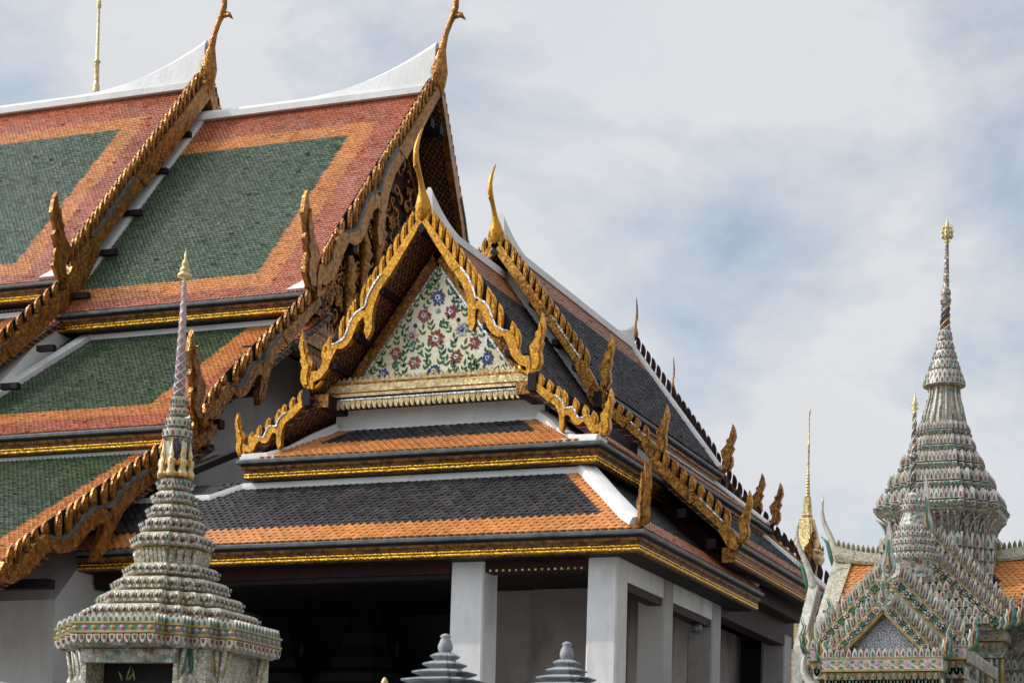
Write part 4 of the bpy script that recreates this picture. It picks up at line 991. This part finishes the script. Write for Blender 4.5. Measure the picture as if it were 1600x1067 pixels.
for k in range(3):
    for sg in (-1, 1):
        pts = []; rad = []
        for i in range(121):
            t = i / 120; a = k * math.pi / 1.5 + sg * t * 26.6; r = .064 * (1 - t) + .022 * t
            pts.append((CX_ + r * math.cos(a), CY_ + r * math.sin(a), zb + (zt - zb) * t)); rad.append(.010 * (1 - .5 * t))
        sp.tube(pts, rad, mat('lavender_glaze', (.42, .44, .62), .3) if (k == 0 and sg < 0) else bpy.data.materials['lavender_glaze'], 4)
sp.build('spire', P1)
tp = MB()
tp.lathe(C2, [(.02, zz(440)), (.026, zz(434)), (.014, zz(431)), (.085, zz(429)), (.08, zz(424)), (.045, zz(421)), (.065, zz(419)), (.058, zz(415)), (.032, zz(412)), (.045, zz(410)), (.034, zz(404)), (.012, zz(400)), (.016, zz(397)), (.003, zz(383))], gold_pale, n=12)
tp.build('finial', P1)
P1.rotation_euler = (0, 0.0145, 0); P1.location.x -= 4.2 * 0.0145
pl = thing('sprouting_plant', 'thin green leaf blades sprouting from the niche of the porcelain spire', 'plant', (CX_ + .1, CY_ - 1.02, zz(1075)))
lf = MB()
for dx, h, ln in ((0, .16, .05), (-.06, .10, -.05), (.10, .13, -.03), (.03, .08, .06)):
    b0 = V3((CX_ + .1 + dx, CY_ - 1.02, zz(1075))); lf.tube([b0, b0 + V3((ln * .4, 0, h * .5)), b0 + V3((ln, 0, h))], [.012, .010, .002], leaf_m, 4)
lf.build('leaf_blade', pl)

# ================================================================== granite posts
def granite(px, y, z_top, label, sc):
    t = thing('granite_post', label, 'post', (px, y, 0), 'grey granite posts')
    PLg = [(1, -.55), (1, .55), (.86, .55), (.86, .86), (.55, .86), (.55, 1), (-.55, 1), (-.55, .86), (-.86, .86), (-.86, .55), (-1, .55), (-1, -.55), (-.86, -.55), (-.86, -.86), (-.55, -.86), (-.55, -1), (.55, -1), (.55, -.86), (.86, -.86), (.86, -.55)]
    u = .0056 * sc
    zt = lambda d: z_top - d * u
    b = MB(); b.lathe((px, y, 0), [(1.5 * 11 * u * .4, zt(33)), (11.5 * u * .72, zt(31)), (11.5 * u, zt(24)), (11.5 * u, zt(19)), (8.5 * u, zt(11)), (6.5 * u, zt(7.5)), (8.6 * u, zt(5)), (8.2 * u, zt(3.4)), (4 * u, zt(1)), (0.4 * u, zt(0))], stone, n=18); b.build('bulb', t)
    for (d0, d1, hw) in ((31, 44, 20.5), (44, 57, 31), (57, 70, 45), (70, 84, 60), (84, 100, 76)):
        m_ = MB(); R = hw * u * 1.0
        m_.lathe((px, y, 0), [(R * .70, zt(d1 + 1)), (R * .76, zt(d1 - 3.5)), (R * .94, zt(d0 + 6.5)), (R, zt(d0 + 5.5)), (R * .99, zt(d0 + 4.2)), (R * .55, zt(d0 - .5))], stone, plan=PLg, smooth=False); m_.build('tier', t)
    s = MB(); s.lathe((px, y, 0), [(.36 * sc, 0), (.36 * sc, zt(99))], stone, plan=PLg, smooth=False); s.build('shaft', t)
granite(-7.16, 16.45, 3.68, 'grey granite post top before the dark opening, left of the two', 1.0)
granite(-6.18, 16.85, 3.64, 'grey granite post top between the two front white columns, right of the two', 0.94)
t = MB(); t.lathe((-8.5, 18.08, 0), [(.06, 0), (.06, 3.2), (.045, 3.35), (.03, 3.4), (.036, 3.42), (.02, 3.46), (.004, 3.475)], gold_pale, n=10)
tag(t.build('gilt_finial'), 'tiny gilt tip rising before the dark porch opening, left of both granite posts', 'finial')
t = MB(); t.prism([(-4, 0), (.35, 0), (.35, 3.28), (-.2, 3.36), (-1.2, 3.52), (-4, 3.9)], (-11.95, 16.7, 0), (1, 0, 0), Z, (0, 1, 0), 0, .3, white)
tag(t.build('boundary_wall'), 'white plastered wall coping at the lower left edge below the grey gable wall', 'wall')

# ================================================================== gilded spires far behind
def gilded(cx, cy, label, prof, name, m_=None, ringz=None):
    t = thing(name, label, 'spire', (cx, cy, 0)); b = MB(); b.lathe((cx, cy, 0), prof, m_ or gold_pale, plan=redent(.5, 2), smooth=False); b.build('shaft', t)
    return t
gx, gy, gk = -17.69, 73.12, .0232
gz = lambda py: 18.84 - (py - 635) * gk
pf = [(.7, 0), (.7, gz(960)), (.5, gz(930)), (.44, gz(905)), (.45, gz(890)), (.60, gz(876)), (.60, gz(872)), (.55, gz(869)), (.60, gz(864)), (.52, gz(860)), (.44, gz(848)), (.35, gz(830)), (.25, gz(812)), (.17, gz(810)), (.185, gz(806)), (.16, gz(804)), (.115, gz(778))]
T = gilded(gx, gy, 'distant gilded spire with a needle tip between the portico hall and the porcelain gate', pf, 'gilded_spire')
b = MB(); q = []
for k in range(9): z0 = gz(778 - k * 4.8); r = .10 - k * .0055; q += [(r * .75, z0), (r, z0 + .03), (r, z0 + .07), (r * .75, z0 + .10)]
q += [(.045, gz(733)), (.035, gz(697)), (.055, gz(695)), (.03, gz(692)), (.018, gz(650)), (.04, gz(647)), (.035, gz(642)), (.004, gz(634))]
b.lathe((gx, gy, 0), q, gold_pale, n=14); b.build('needle', T)
for k in range(8):
    a = math.pi / 4 * k + .4; p = V3((gx + .5 * math.cos(a), gy + .5 * math.sin(a), gz(880)))
    eave_finial(T, p, (math.cos(a), math.sin(a), 0), (-math.sin(a), math.cos(a), 0), .62, gold_old, .06)
gx, gy, gk = -44.64, 67.21, .0247
gz = lambda py: 31.37 - (py - 145) * gk
T = thing('gilded_mast', 'thin gilded mast rising behind the white ridge of the green roofed hall', 'spire', (gx, gy, 0))
b = MB(); b.lathe((gx, gy, 0), [(1.5, 0), (1.2, 20), (.5, 26), (.18, gz(170)), (.14, gz(146)), (.17, gz(143)), (.12, gz(139)), (.14, gz(135)), (.10, gz(132)), (.09, gz(99)), (.13, gz(97)), (.13, gz(95)), (.07, gz(92)), (.05, gz(20)), (.05, gz(12)), (.10, gz(8)), (.07, gz(-2)), (.01, gz(-12))], gold_pale, n=14); b.build('shaft', T)

# ================================================================== porcelain gate, right
GX, GY = -7.21, 41.0
G = thing('porcelain_gate', 'porcelain covered gate with stepped gables, rosettes and a tall tiered spire at the right', 'gate', (GX, GY, 0))
gk = .01263; gz = lambda py: 9.01 - (py - 800) * gk
C3 = (GX, GY, 0); PLg = redent(.52, 3)
rp_ = random.Random(5)
def petal_ring(mb, R, z, w, h, ins=(c_red2, c_teal, c_red2), plan=PLg, m_out=None, lean=0.0):
    cnt = [0]
    def f(p, U, Nn):
        cnt[0] += 1; petal(mb, p, U, (Z + Nn * lean).normalized(), Nn, w, h, m_out or c_shell, ins[cnt[0] % len(ins)], .02)
    ring_orn(mb, C3, plan, R, z, f, w * 1.02)
def boss_ring(mb, R, z, r, mats_, plan=PLg, pitch=None):
    cnt = [0]
    def f(p, U, Nn):
        cnt[0] += 1
        if cnt[0] % 2: rosette(mb, p, r, c_shell, c_red2, U, Z, Nn, 8)
        else:
            for a in (0.5, 2.6, 3.7, 5.8): leaf(mb, p, a, r * 1.2, r * .32, c_teal, U, Z, Nn)
    ring_orn(mb, C3, plan, R, z, f, pitch or r * 1.9)
# drum with cavetto
dr = MB()
dr.lathe(C3, [(1.1, 3.0), (1.1, gz(905)), (1.02, gz(862)), (.98, gz(852)), (.97, gz(840)), (1.0, gz(828)), (1.08, gz(818)), (1.18, gz(812)), (1.20, gz(809))], porc_d, plan=PLg, smooth=False, mats=[porc, porc, porc_d, porc_d, porc_d, porc_d, porc_d, porc_d])
def rib(p, U, Nn):
    dr.tube([p, p + Z * .12 + Nn * .0, p + Z * .24 + Nn * .03, p + Z * .36 + Nn * .10, p + Z * .44 + Nn * .20], [.02, .02, .022, .024, .02], porc_d, 6)
ring_orn(dr, C3, PLg, 1.0, gz(851), rib, .125)
for zz_, hh_ in ((gz(852), .28), (gz(872), .26), (gz(892), .26), (gz(912), .26)): petal_ring(dr, 1.10, zz_ - .2, .125, hh_, (c_teal, c_red2, c_yel))
dr.build('drum', G)
gt = [(808, 778, 1.19, 1.10), (776, 746, .99, .92), (742, 715, .77, .71), (711, 688, .60, .55), (684, 664, .49, .45)]
for i, (y0, y1, R0, R1) in enumerate(gt):
    mb = MB(); z0, z1 = gz(y0), gz(y1); h = z1 - z0; Rn = R0 * .84
    mb.lathe(C3, [(R0 * .80, z0 - .10), (R0 * .97, z0 - .05), (R0 * .97, z0 - .01), (R0 * 1.0, z0), (R0 * 1.03, z0 + .12 * h), (R0 * 1.0, z0 + .32 * h), (R0 * .93, z0 + .36 * h), (R1 * .93, z0 + .8 * h), (R1 * .84, z1 + .02)], porc, plan=PLg, smooth=False,
             mats=[porc_d, porc_d, c_yel, porc, porc, c_yel, porc, porc])
    boss_ring(mb, R0 * 1.02, z0 + .18 * h, .062 - .006 * i, None)
    petal_ring(mb, R0 * .975, z0 + .40 * h, .088 - .007 * i, h * .56, lean=-.12)
    petal_ring(mb, R0 * .93, z0 + .52 * h, .08 - .007 * i, h * .56, lean=-.12)
    mb.build('tier', G)
bd = MB()
PLr = [(math.cos(2 * math.pi * k / 20) * (1 if k % 2 else .93), math.sin(2 * math.pi * k / 20) * (1 if k % 2 else .93)) for k in range(20)]
bd.lathe(C3, [(.44, gz(666)), (.42, gz(655)), (.375, gz(640)), (.32, gz(625)), (.29, gz(610)), (.30, gz(604))], porc_w, plan=PLr, smooth=False)
for k in range(20):
    a = 2 * math.pi * k / 20; d = V3((math.cos(a), math.sin(a), 0))
    bd.tube([V3((GX, GY, gz(665))) + d * .44, V3((GX, GY, gz(640))) + d * .375, V3((GX, GY, gz(622))) + d * .315, V3((GX, GY, gz(606))) + d * .30], [.028, .026, .022, .02], (c_shell, porc_d, c_shell, porc)[k % 4], 5)
bd.build('bell', G)
for (y0, y1, R0) in ((604, 578, .40), (578, 560, .295), (560, 545, .225), (545, 530, .17), (530, 512, .13)):
    mb = MB(); z0, z1 = gz(y0), gz(y1); h = z1 - z0
    mb.lathe(C3, [(R0 * .74, z0 - .03), (R0 * .96, z0), (R0, z0 + .2 * h), (R0 * .9, z0 + .45 * h), (R0 * .72, z1 + .02)], porc, plan=PLr, smooth=False, mats=[c_yel, porc, porc, porc])
    for row, (zz_, rr) in enumerate(((z0 + .05 * h, 1.0), (z0 + .42 * h, .9))):
        n = max(9, int(2 * math.pi * R0 / .10))
        for k in range(n):
            a = 2 * math.pi * (k + .5 * row) / n; Nn = V3((math.cos(a), math.sin(a), 0)); petal(mb, V3((GX, GY, zz_)) + Nn * R0 * rr, Z.cross(Nn), (Z - Nn * .25).normalized(), Nn, 2 * math.pi * R0 / n * .92, h * .55, c_shell, (c_red2, c_teal)[k % 2], .014)
    mb.build('ring', G)
spm = MB()
spm.lathe(C3, [(.095, gz(513)), (.075, gz(474)), (.10, gz(472)), (.11, gz(465)), (.085, gz(461)), (.10, gz(457)), (.095, gz(451)), (.065, gz(448)), (.035, gz(378)), (.035, gz(376))], chip, n=14)
for k in range(4):
    pts = []; rad = []
    for i in range(31):
        t = i / 30; a = k * math.pi / 2 + t * 5.5; r = .092 * (1 - t) + .074 * t; pts.append((GX + r * math.cos(a), GY + r * math.sin(a), gz(513) + (gz(475) - gz(513)) * t)); rad.append(.02)
    spm.tube(pts, rad, (c_shell, c_navy, c_ora, c_shell)[k], 4)
spm.build('spire', G)
fn = MB(); q = []
for (y, r) in ((377, .02), (372, .06), (369, .03), (366, .095), (363, .05), (360, .10), (357, .05), (353, .075), (350, .04), (346, .05), (342, .02), (337, .012), (329, .004)): q.append((r, gz(y)))
fn.lathe(C3, q, gold_pale, n=12)
for k in range(8):
    a = math.pi / 4 * k
    for zz_, r in ((gz(367), .085), (gz(360), .085), (gz(353), .06)): c = V3((GX + r * math.cos(a), GY + r * math.sin(a), zz_)); fn.tube([c, c + V3((math.cos(a) * .03, math.sin(a) * .03, .03)), c + V3((math.cos(a) * .015, math.sin(a) * .015, .10))], [.02, .018, .003], gold_pale, 5)
fn.build('finial', G)

# small corner spire over the front porch ridge
cs = thing  # (kept as part of the gate)
C4 = (GX, 37.97, 0); k4 = .01174; z4 = lambda py: 7.88 - (py - 850) * k4
ss = MB()
ss.lathe(C4, [(.40, z4(905)), (.40, z4(882)), (.44, z4(878)), (.46, z4(872)), (.40, z4(868)), (.40, z4(864)), (.42, z4(860)), (.36, z4(856)), (.36, z4(852)), (.37, z4(848)), (.31, z4(844)), (.31, z4(840)), (.32, z4(837)), (.26, z4(833)), (.25, z4(822)), (.19, z4(806)), (.16, z4(800)), (.21, z4(797)), (.20, z4(790)), (.17, z4(787)), (.18, z4(783)), (.13, z4(778)), (.14, z4(774)), (.09, z4(769))], porc, plan=PLr, smooth=False)
for zz_, R in ((z4(876), .455), (z4(864), .41), (z4(852), .365), (z4(840), .315), (z4(830), .255), (z4(797), .205), (z4(787), .175)):
    n = max(10, int(2 * math.pi * R / .085))
    for k in range(n):
        a = 2 * math.pi * k / n; Nn = V3((math.cos(a), math.sin(a), 0)); petal(ss, V3((GX, 37.97, zz_)) + Nn * R, Z.cross(Nn), Z, Nn, .075, .11, c_shell, (c_red2, c_teal, c_red2)[k % 3], .014)
sso = ss.build('corner_spire', G)
s2 = MB(); s2.lathe(C4, [(.055, z4(770)), (.05, z4(716)), (.085, z4(714)), (.085, z4(709)), (.045, z4(706)), (.032, z4(645))], chip, n=10)
for k in range(3):
    pts = []; rad = []
    for i in range(61):
        t = i / 60; a = k * 2.094 + t * 19; r = .054 * (1 - t) + .033 * t; pts.append((GX + r * math.cos(a), 37.97 + r * math.sin(a), z4(770) + (z4(646) - z4(770)) * t)); rad.append(.013)
    s2.tube(pts, rad, (c_shell, c_navy, c_shell)[k], 4)
s2.build('spire', sso)
s3 = MB(); s3.lathe(C4, [(.02, z4(646)), (.05, z4(642)), (.02, z4(640)), (.075, z4(636)), (.03, z4(632)), (.07, z4(629)), (.025, z4(624)), (.04, z4(621)), (.012, z4(617)), (.002, z4(605))], gold_pale, n=10); s3.build('finial', sso)

def gate_gable(y, z_ap, hw, z_b, band=.17, pet=.26, npet=10, nros=6, fin=.95, curls=True, depth=.18, dim=False):
    """a porcelain gable front: two banded bargeboards with flower bosses, a comb of petals, a teardrop finial and curled ends"""
    for sg in (-1, 1):
        mb = MB(); D = V3((sg * hw, 0, z_b - z_ap)); L = D.length; D.normalize(); n_ = V3((-D.z * sg, 0, D.x * sg))
        if n_.z < 0: n_ = -n_
        o = V3((GX, y, z_ap))
        P = lambda a, b, c=0.0: o + D * (a * L) + n_ * b + WY * c
        mb.obox(P(0, 0), D * L, n_ * band, V3((0, depth, 0)), band_m)
        mb.obox(P(0, -.03, .03), D * L, n_ * .06, V3((0, depth, 0)), c_yel)
        mb.obox(P(0, band - .02, .03), D * L, n_ * .04, V3((0, depth, 0)), c_yel)
        for i in range(nros * 2):
            a = (i + .7) / (nros * 2 + .2); c = P(a, band * .52, .035)
            if i % 2 == 0: rosette(mb, c, band * .56, c_shell, c_red2, D, n_, WY, 14)
            else:
                for an in (.3, 2.8, 3.5, 5.9): leaf(mb, c, an, band * .55, band * .16, c_teal, D, n_, WY)
                studs_along(mb, c - D * .03, c + D * .03, 1, .03, c_yel, WY)
        for i in range(npet):
            a = (i + .8) / (npet + .3); c = P(a, band + .015, -.05)
            petal(mb, c, UX, (Z * .92 + n_ * .25).normalized(), WY, hw / npet * .80, pet * 1.2 * (1 + .06 * rp_.uniform(-1, 1)), c_shell, (c_red2, c_teal, c_red2, c_yel)[i % 4], .035)
            rosette(mb, P(a - .5 / npet, band + .045, .0), .042, c_shell, c_red2, UX, Z, WY, 8)
            petal(mb, P(a - .45 / npet, band + .05, -.12), UX, Z, WY, hw / npet * .6, pet * .8, c_shell, c_teal, .02)
        bb = mb.build('bargeboard', G)
        if curls:                                           # curled naga end
            cu = MB(); e = P(1.0, band * .5)
            for k in range(5):
                x0 = e + UX * sg * (.02 + .055 * k) - Z * .12
                hgt = .24 + .07 * k - (.08 if k == 4 else 0)
                pts = [x0, x0 + Z * hgt * .3 + UX * sg * .06, x0 + Z * hgt * .55 + UX * sg * .03, x0 + Z * hgt * .8 + UX * sg * .07, x0 + Z * hgt + UX * sg * .05]
                cu.tube(pts, [.036, .036, .032, .028, .006], (c_shell, c_teal, c_shell, c_yel, c_teal)[k], 6)
            x0 = e + UX * sg * .27
            cu.tube([x0, x0 + Z * .18 + UX * sg * .03, x0 + Z * .34 - UX * sg * .03, x0 + Z * .54 + UX * sg * .04], [.034, .03, .022, .005], c_shell, 6); cu.tube([x0 + UX * sg * .03, x0 + Z * .18 + UX * sg * .06, x0 + Z * .34, x0 + Z * .52 + UX * sg * .07], [.022, .022, .018, .005], c_teal, 6); cu.tube([x0 - UX * sg * .03 + WY * .02, x0 + Z * .2 - UX * sg * .0 + WY * .02, x0 + Z * .38 - UX * sg * .05], [.02, .018, .005], c_red2, 6)
            cu.build('curled_end', bb)
    # teardrop finial
    f = MB(); o = V3((GX, y - .06, z_ap + band * .6))
    pr_ = [(0.0, .0), (.085, .08), (.125, .18), (.11, .30), (.06, .44), (.045, .6), (.05, .72), (.02, .9), (.004, 1.0)]
    poly = [(x * fin, z * fin) for x, z in pr_] + [(-x * fin, z * fin) for x, z in reversed(pr_[1:])]
    f.prism(poly, o, UX, Z, WY, -.06, .06, c_shell)
    f.prism([(x * .62, z * .62 + .05 * fin) for x, z in poly], o, UX, Z, WY, .06, .085, c_teal); f.prism([(x * .42, z * .34 + .08 * fin) for x, z in poly], o, UX, Z, WY, .085, .105, c_ora); rosette(f, o + Z * fin * .18 + WY * .105, .055, c_shell, c_red2, UX, Z, WY, 8)
    f.build('roof_finial', G)
def frieze(x0, x1, y, z0, z1, dep, pats=True):
    mb = MB(); mb.box((x0, y, z0), (x1, y + dep, z1), c_shell)
    h = z1 - z0
    mb.box((x0 - .01, y - .02, z0 - .035), (x1 + .01, y + dep, z0 - .001), c_yel); mb.box((x0 - .01, y - .015, z1 + .001), (x1 + .01, y + dep, z1 + .02), c_yel)
    n = max(2, round((x1 - x0) / .17)); cyc = [c_pink, c_ora, c_yel, c_pink, c_yel]
    for i in range(n):
        c = V3((x0 + (x1 - x0) * (i + .5) / n, y, z0 + h * (.45 + .12 * (i % 2))))
        mb.prism([(.042 * math.cos(k * .785), .042 * math.sin(k * .785)) for k in range(8)], c, UX, Z, WY, 0, .015, cyc[i % 5])
        if i % 2 == 0:
            for sx_ in (-1, 1):
                for sz_ in (-1, 1): leaf(mb, c + UX * sx_ * .065 + Z * sz_ * h * .2, 0.3 * sz_ if sx_ > 0 else math.pi - .3 * sz_, .075, .017, c_teal, UX, Z, WY)
    # comb of petals on top
    n = max(3, round((x1 - x0) / .105))
    for i in range(n): petal(mb, V3((x0 + (x1 - x0) * (i + .5) / n, y + .03, z1 + .02)), UX, Z, WY, .085, .17, c_shell, (c_red2, c_red2, c_teal)[i % 3], .025)
    # zigzag courses below
    for r_ in range(2):
        n = max(3, round((x1 - x0) / .12))
        for i in range(n): petal(mb, V3((x0 + (x1 - x0) * (i + .5 + .5 * (r_ % 2)) / (n + .5), y + .07 + .05 * r_, z0 - .05 - .12 * r_)), UX, -Z, WY, .11, .13, c_yel if r_ == 0 else c_shell, c_teal if r_ else porc_d, .02)
    mb.box((x0 + .05, y + .10, z0 - .34), (x1 - .05, y + dep, z0 - .036), porc_d)
    return mb.build('frieze', G)

# front porch: two gables, behind them the two gables of the main body
gate_gable(35.5, 6.33, .80, 5.52, .15, .23, 9, 5, .62)
gate_gable(35.92, 6.86, 1.17, 5.72, .18, .28, 12, 6, .98)
gate_gable(38.9, 7.70, 1.36, 6.45, .18, .24, 17, 9, .5, dim=True)
gate_gable(39.36, 8.10, 1.50, 6.55, .20, .24, 18, 10, 1.15, dim=True)
pdm = MB(); pdm.prism([(-.66, 5.55), (.66, 5.55), (0, 6.26)], (GX + .02, 35.66, 0), UX, Z, (0, 1, 0), 0, .1, porc_p)
for sg in (-1, 1):
    studs_along(pdm, (GX + .02 + sg * .02, 35.64, 6.27), (GX + .02 + sg * .68, 35.64, 5.56), 16, .022, c_red2, WY)
pdm.build('pediment', G)
for y0, y1, z, hw, zb in ((35.7, 38.8, 6.75, 1.12, 5.7), (39.0, 43.0, 7.62, 1.35, 6.4), (39.45, 42.5, 8.0, 1.45, 6.5)):
    mb = MB(); mb.prism([(-hw, zb), (hw, zb), (0, z)], (GX, y0, 0), UX, Z, (0, 1, 0), 0, y1 - y0, porc); mb.build('roof', G)
# plates of petals between gables
for yy, za, hw_, zb in ((38.82, 7.62, 1.3, 6.5), (39.28, 8.0, 1.42, 6.6)):
    fp = MB()
    for r_ in range(8):
        z = zb + r_ * .16
        w_ = hw_ * (za - z) / (za - zb)
        n = int(w_ * 2 / .12)
        for i in range(n): petal(fp, V3((GX - w_ + (i + .5) * 2 * w_ / n, yy, z)), UX, Z, WY, .11, .18, c_shell, (c_red2, c_teal, c_yel)[(i + r_) % 3], .02)
    fp.build('petal_field', G)
frieze(GX - 1.05, GX + 1.05, 35.42, 5.31, 5.50, .6)
frieze(GX - 1.37, GX + 1.37, 35.86, 5.55, 5.72, .7)
frieze(GX - 1.53, GX + 1.53, 39.30, 6.26, 6.40, .8)
# striped flank board of the porch and the body below
bd = MB()
bd.box((GX - .98, 35.75, 0), (GX + .98, 36.3, 4.98), porc_d); bd.box((GX - 1.28, 36.3, 0), (GX + 1.28, 39.5, 5.3), porc_d); bd.box((GX - 1.46, 39.5, 0), (GX + 1.46, 43.0, 5.95), porc_d); bd.box((GX - 1.95, 40.2, 0), (GX + 1.95, 42.0, 6.95), porc_d)
for sg in (-1, 1):
    bd.obox((GX + sg * 1.37, 35.90, 5.66), (sg * .05, 0, 0), (0, 3.3, -.0), (0, 0, -.20), porc_d)
    for i in range(42): bd.box((GX + sg * 1.42 - .012, 35.92 + i * .078, 5.46), (GX + sg * 1.42 + .012, 35.955 + i * .078, 5.68), c_shell)
    for x_, y_, z_ in ((1.16, 36.28, 5.25), (.86, 35.73, 4.93), (1.36, 39.47, 5.9), (1.1, 39.47, 5.9)):
        for k in range(3):
            p = V3((GX + sg * (x_ - .1 + .1 * k), y_, z_)); bd.tube([p - Z * 1.4, p - Z * .4, p - Z * .25 + WY * .02, p + WY * .05], [.04, .04, .04, .03], (c_shell, porc_d, c_yel)[k], 6)
    for i in range(18): petal(bd, V3((GX + sg * (1.5 + (i % 9) * .12), 39.95, 5.5 + .25 * (i // 9))), UX, Z, WY, .11, .2, c_shell, c_teal, .03)
bd.build('wall', G)
op = MB(); op.box((GX - .5, 35.70, 0), (GX + .5, 35.76, 4.9), black_in); op.build('doorway', G)
# side wings with orange tiles, curved white ridges and white horn finials
for sg in (-1, 1):
    wm = MB(); xa, xb = GX + sg * .9, GX + sg * 1.76
    e0, e1 = (xa, xb) if sg > 0 else (xb, xa)
    slope_slab(wm, [(e0, 39.62, 6.86), (e1, 39.62, 6.86), (e1, 41.0, 8.02), (e0, 41.0, 8.02)], .1, t_under, dark)
    slope_slab(wm, [(e1, 42.38, 6.86), (e0, 42.38, 6.86), (e0, 41.0, 8.02), (e1, 41.0, 8.02)], .1, t_under, dark)
    Sv = V3((0, 1.38, 1.16)); Ls = Sv.length
    def cw_(u, v):
        x = e0 + u; d = abs(x - xb)
        return c_navy if (d > .50 + (Ls * .52 - v) * (0.25 if v < Ls * .52 else -1.1) * .6 and .2 < v < Ls - .35 and d > .42) else t_orange
    tile_slope(wm, (e0, 39.62, 6.86), (1, 0, 0), Sv, 0, e1 - e0, Ls, .125, .10, cw_)
    wm.obox((xb, 39.62, 6.86), (sg * .26, 0, 0), (0, 1.38, 1.16), (0, -.05, .06), porc_w)
    wm.build('roof', G)
    rg = MB(); rings = []
    for i in range(13):
        t = i / 12; x = xa + (xb + sg * .34 - xa) * t; dz = .20 * t ** 2.2
        rings.append([V3((x, 40.86, 7.96 + dz * .6)), V3((x, 40.84, 8.0 + dz)), V3((x, 40.88, 8.19 + dz)), V3((x, 41.12, 8.19 + dz)), V3((x, 41.16, 8.0 + dz)), V3((x, 41.14, 7.96 + dz * .6))])
        if i < 12: petal(rg, V3((x + sg * .04, 40.95, 8.19 + dz)), UX, Z, WY, .075, .16, c_yel, c_teal, .03)
    rg.loft(rings, porc_w); rg.build('ridge_cap', G)
    for xo, s0, z0, hgt, wd in ((2.05, 0.0, 8.12, 1.15, .13), (2.42, .55, 7.55, 1.15, .12)):
        vb = MB(); x = GX + sg * xo
        a = V3((x, 41.0 - s0, z0)); b = V3((x, 39.6 - s0 * .5, z0 - 1.35))
        d = b - a; n_ = V3((0, -d.z, d.y)).normalized()
        vb.obox(a - UX * .09, d, UX * .18, n_ * .2, c_shell); vb.obox(a - UX * .12 + n_ * .2, d, UX * .24, n_ * .06, porc_w)
        vb.obox(b - UX * .10, V3((0, -.05, -1.6)), UX * .2, V3((0, .3, 0)), c_shell)
        for i in range(9): petal(vb, a + d * ((i + .5) / 9) + n_ * .24, V3((0, -1, 0)), Z, UX * sg, .11, .2, c_shell, c_teal, .03)
        # horn
        hp = [(0, -.25, .13), (0.02, .0, .12), (.10, .22, .10), (.20, .42, .082), (.30, .58, .07), (.37, .72, .06), (.40, .88, .05), (.39, 1.02, .036), (.36, 1.15, .006)]
        vb.tube([(x + sg * w_ * .9, 41.0 - s0, z0 + z_ * hgt) for w_, z_, r_ in hp], [r_ * .72 for w_, z_, r_ in hp], c_shell, 10)
        vb.tube([(x + sg * .06, 41.0 - s0, z0 - .2), (x + sg * .17, 41 - s0, z0 + .1), (x + sg * .24, 41 - s0, z0 + .36), (x + sg * .36, 41 - s0, z0 + .48)], [.05, .045, .035, .01], c_teal, 6)
        vb.build('bargeboard', G)
# small white horn at the lower left corner of the gate
for sg in (-1,):
    hn = MB(); x, y, z = GX + sg * 1.34, 36.6, 5.05
    hn.tube([(x, y, z - 1.0), (x, y, z - .1), (x + sg * .10, y, z + .08), (x + sg * .24, y, z + .22), (x + sg * .32, y, z + .38), (x + sg * .32, y, z + .55), (x + sg * .30, y, z + .66)], [.12, .11, .09, .07, .055, .04, .006], c_shell, 10)
    for k in range(3): hn.tube([(x + sg * .02 + .09 * k, y - .1, z - 1.0), (x + .09 * k, y - .1, z - .35), (x + .09 * k, y - .1, z - .15)], [.05, .045, .01], c_shell, 8)
    hn.build('horn', G)
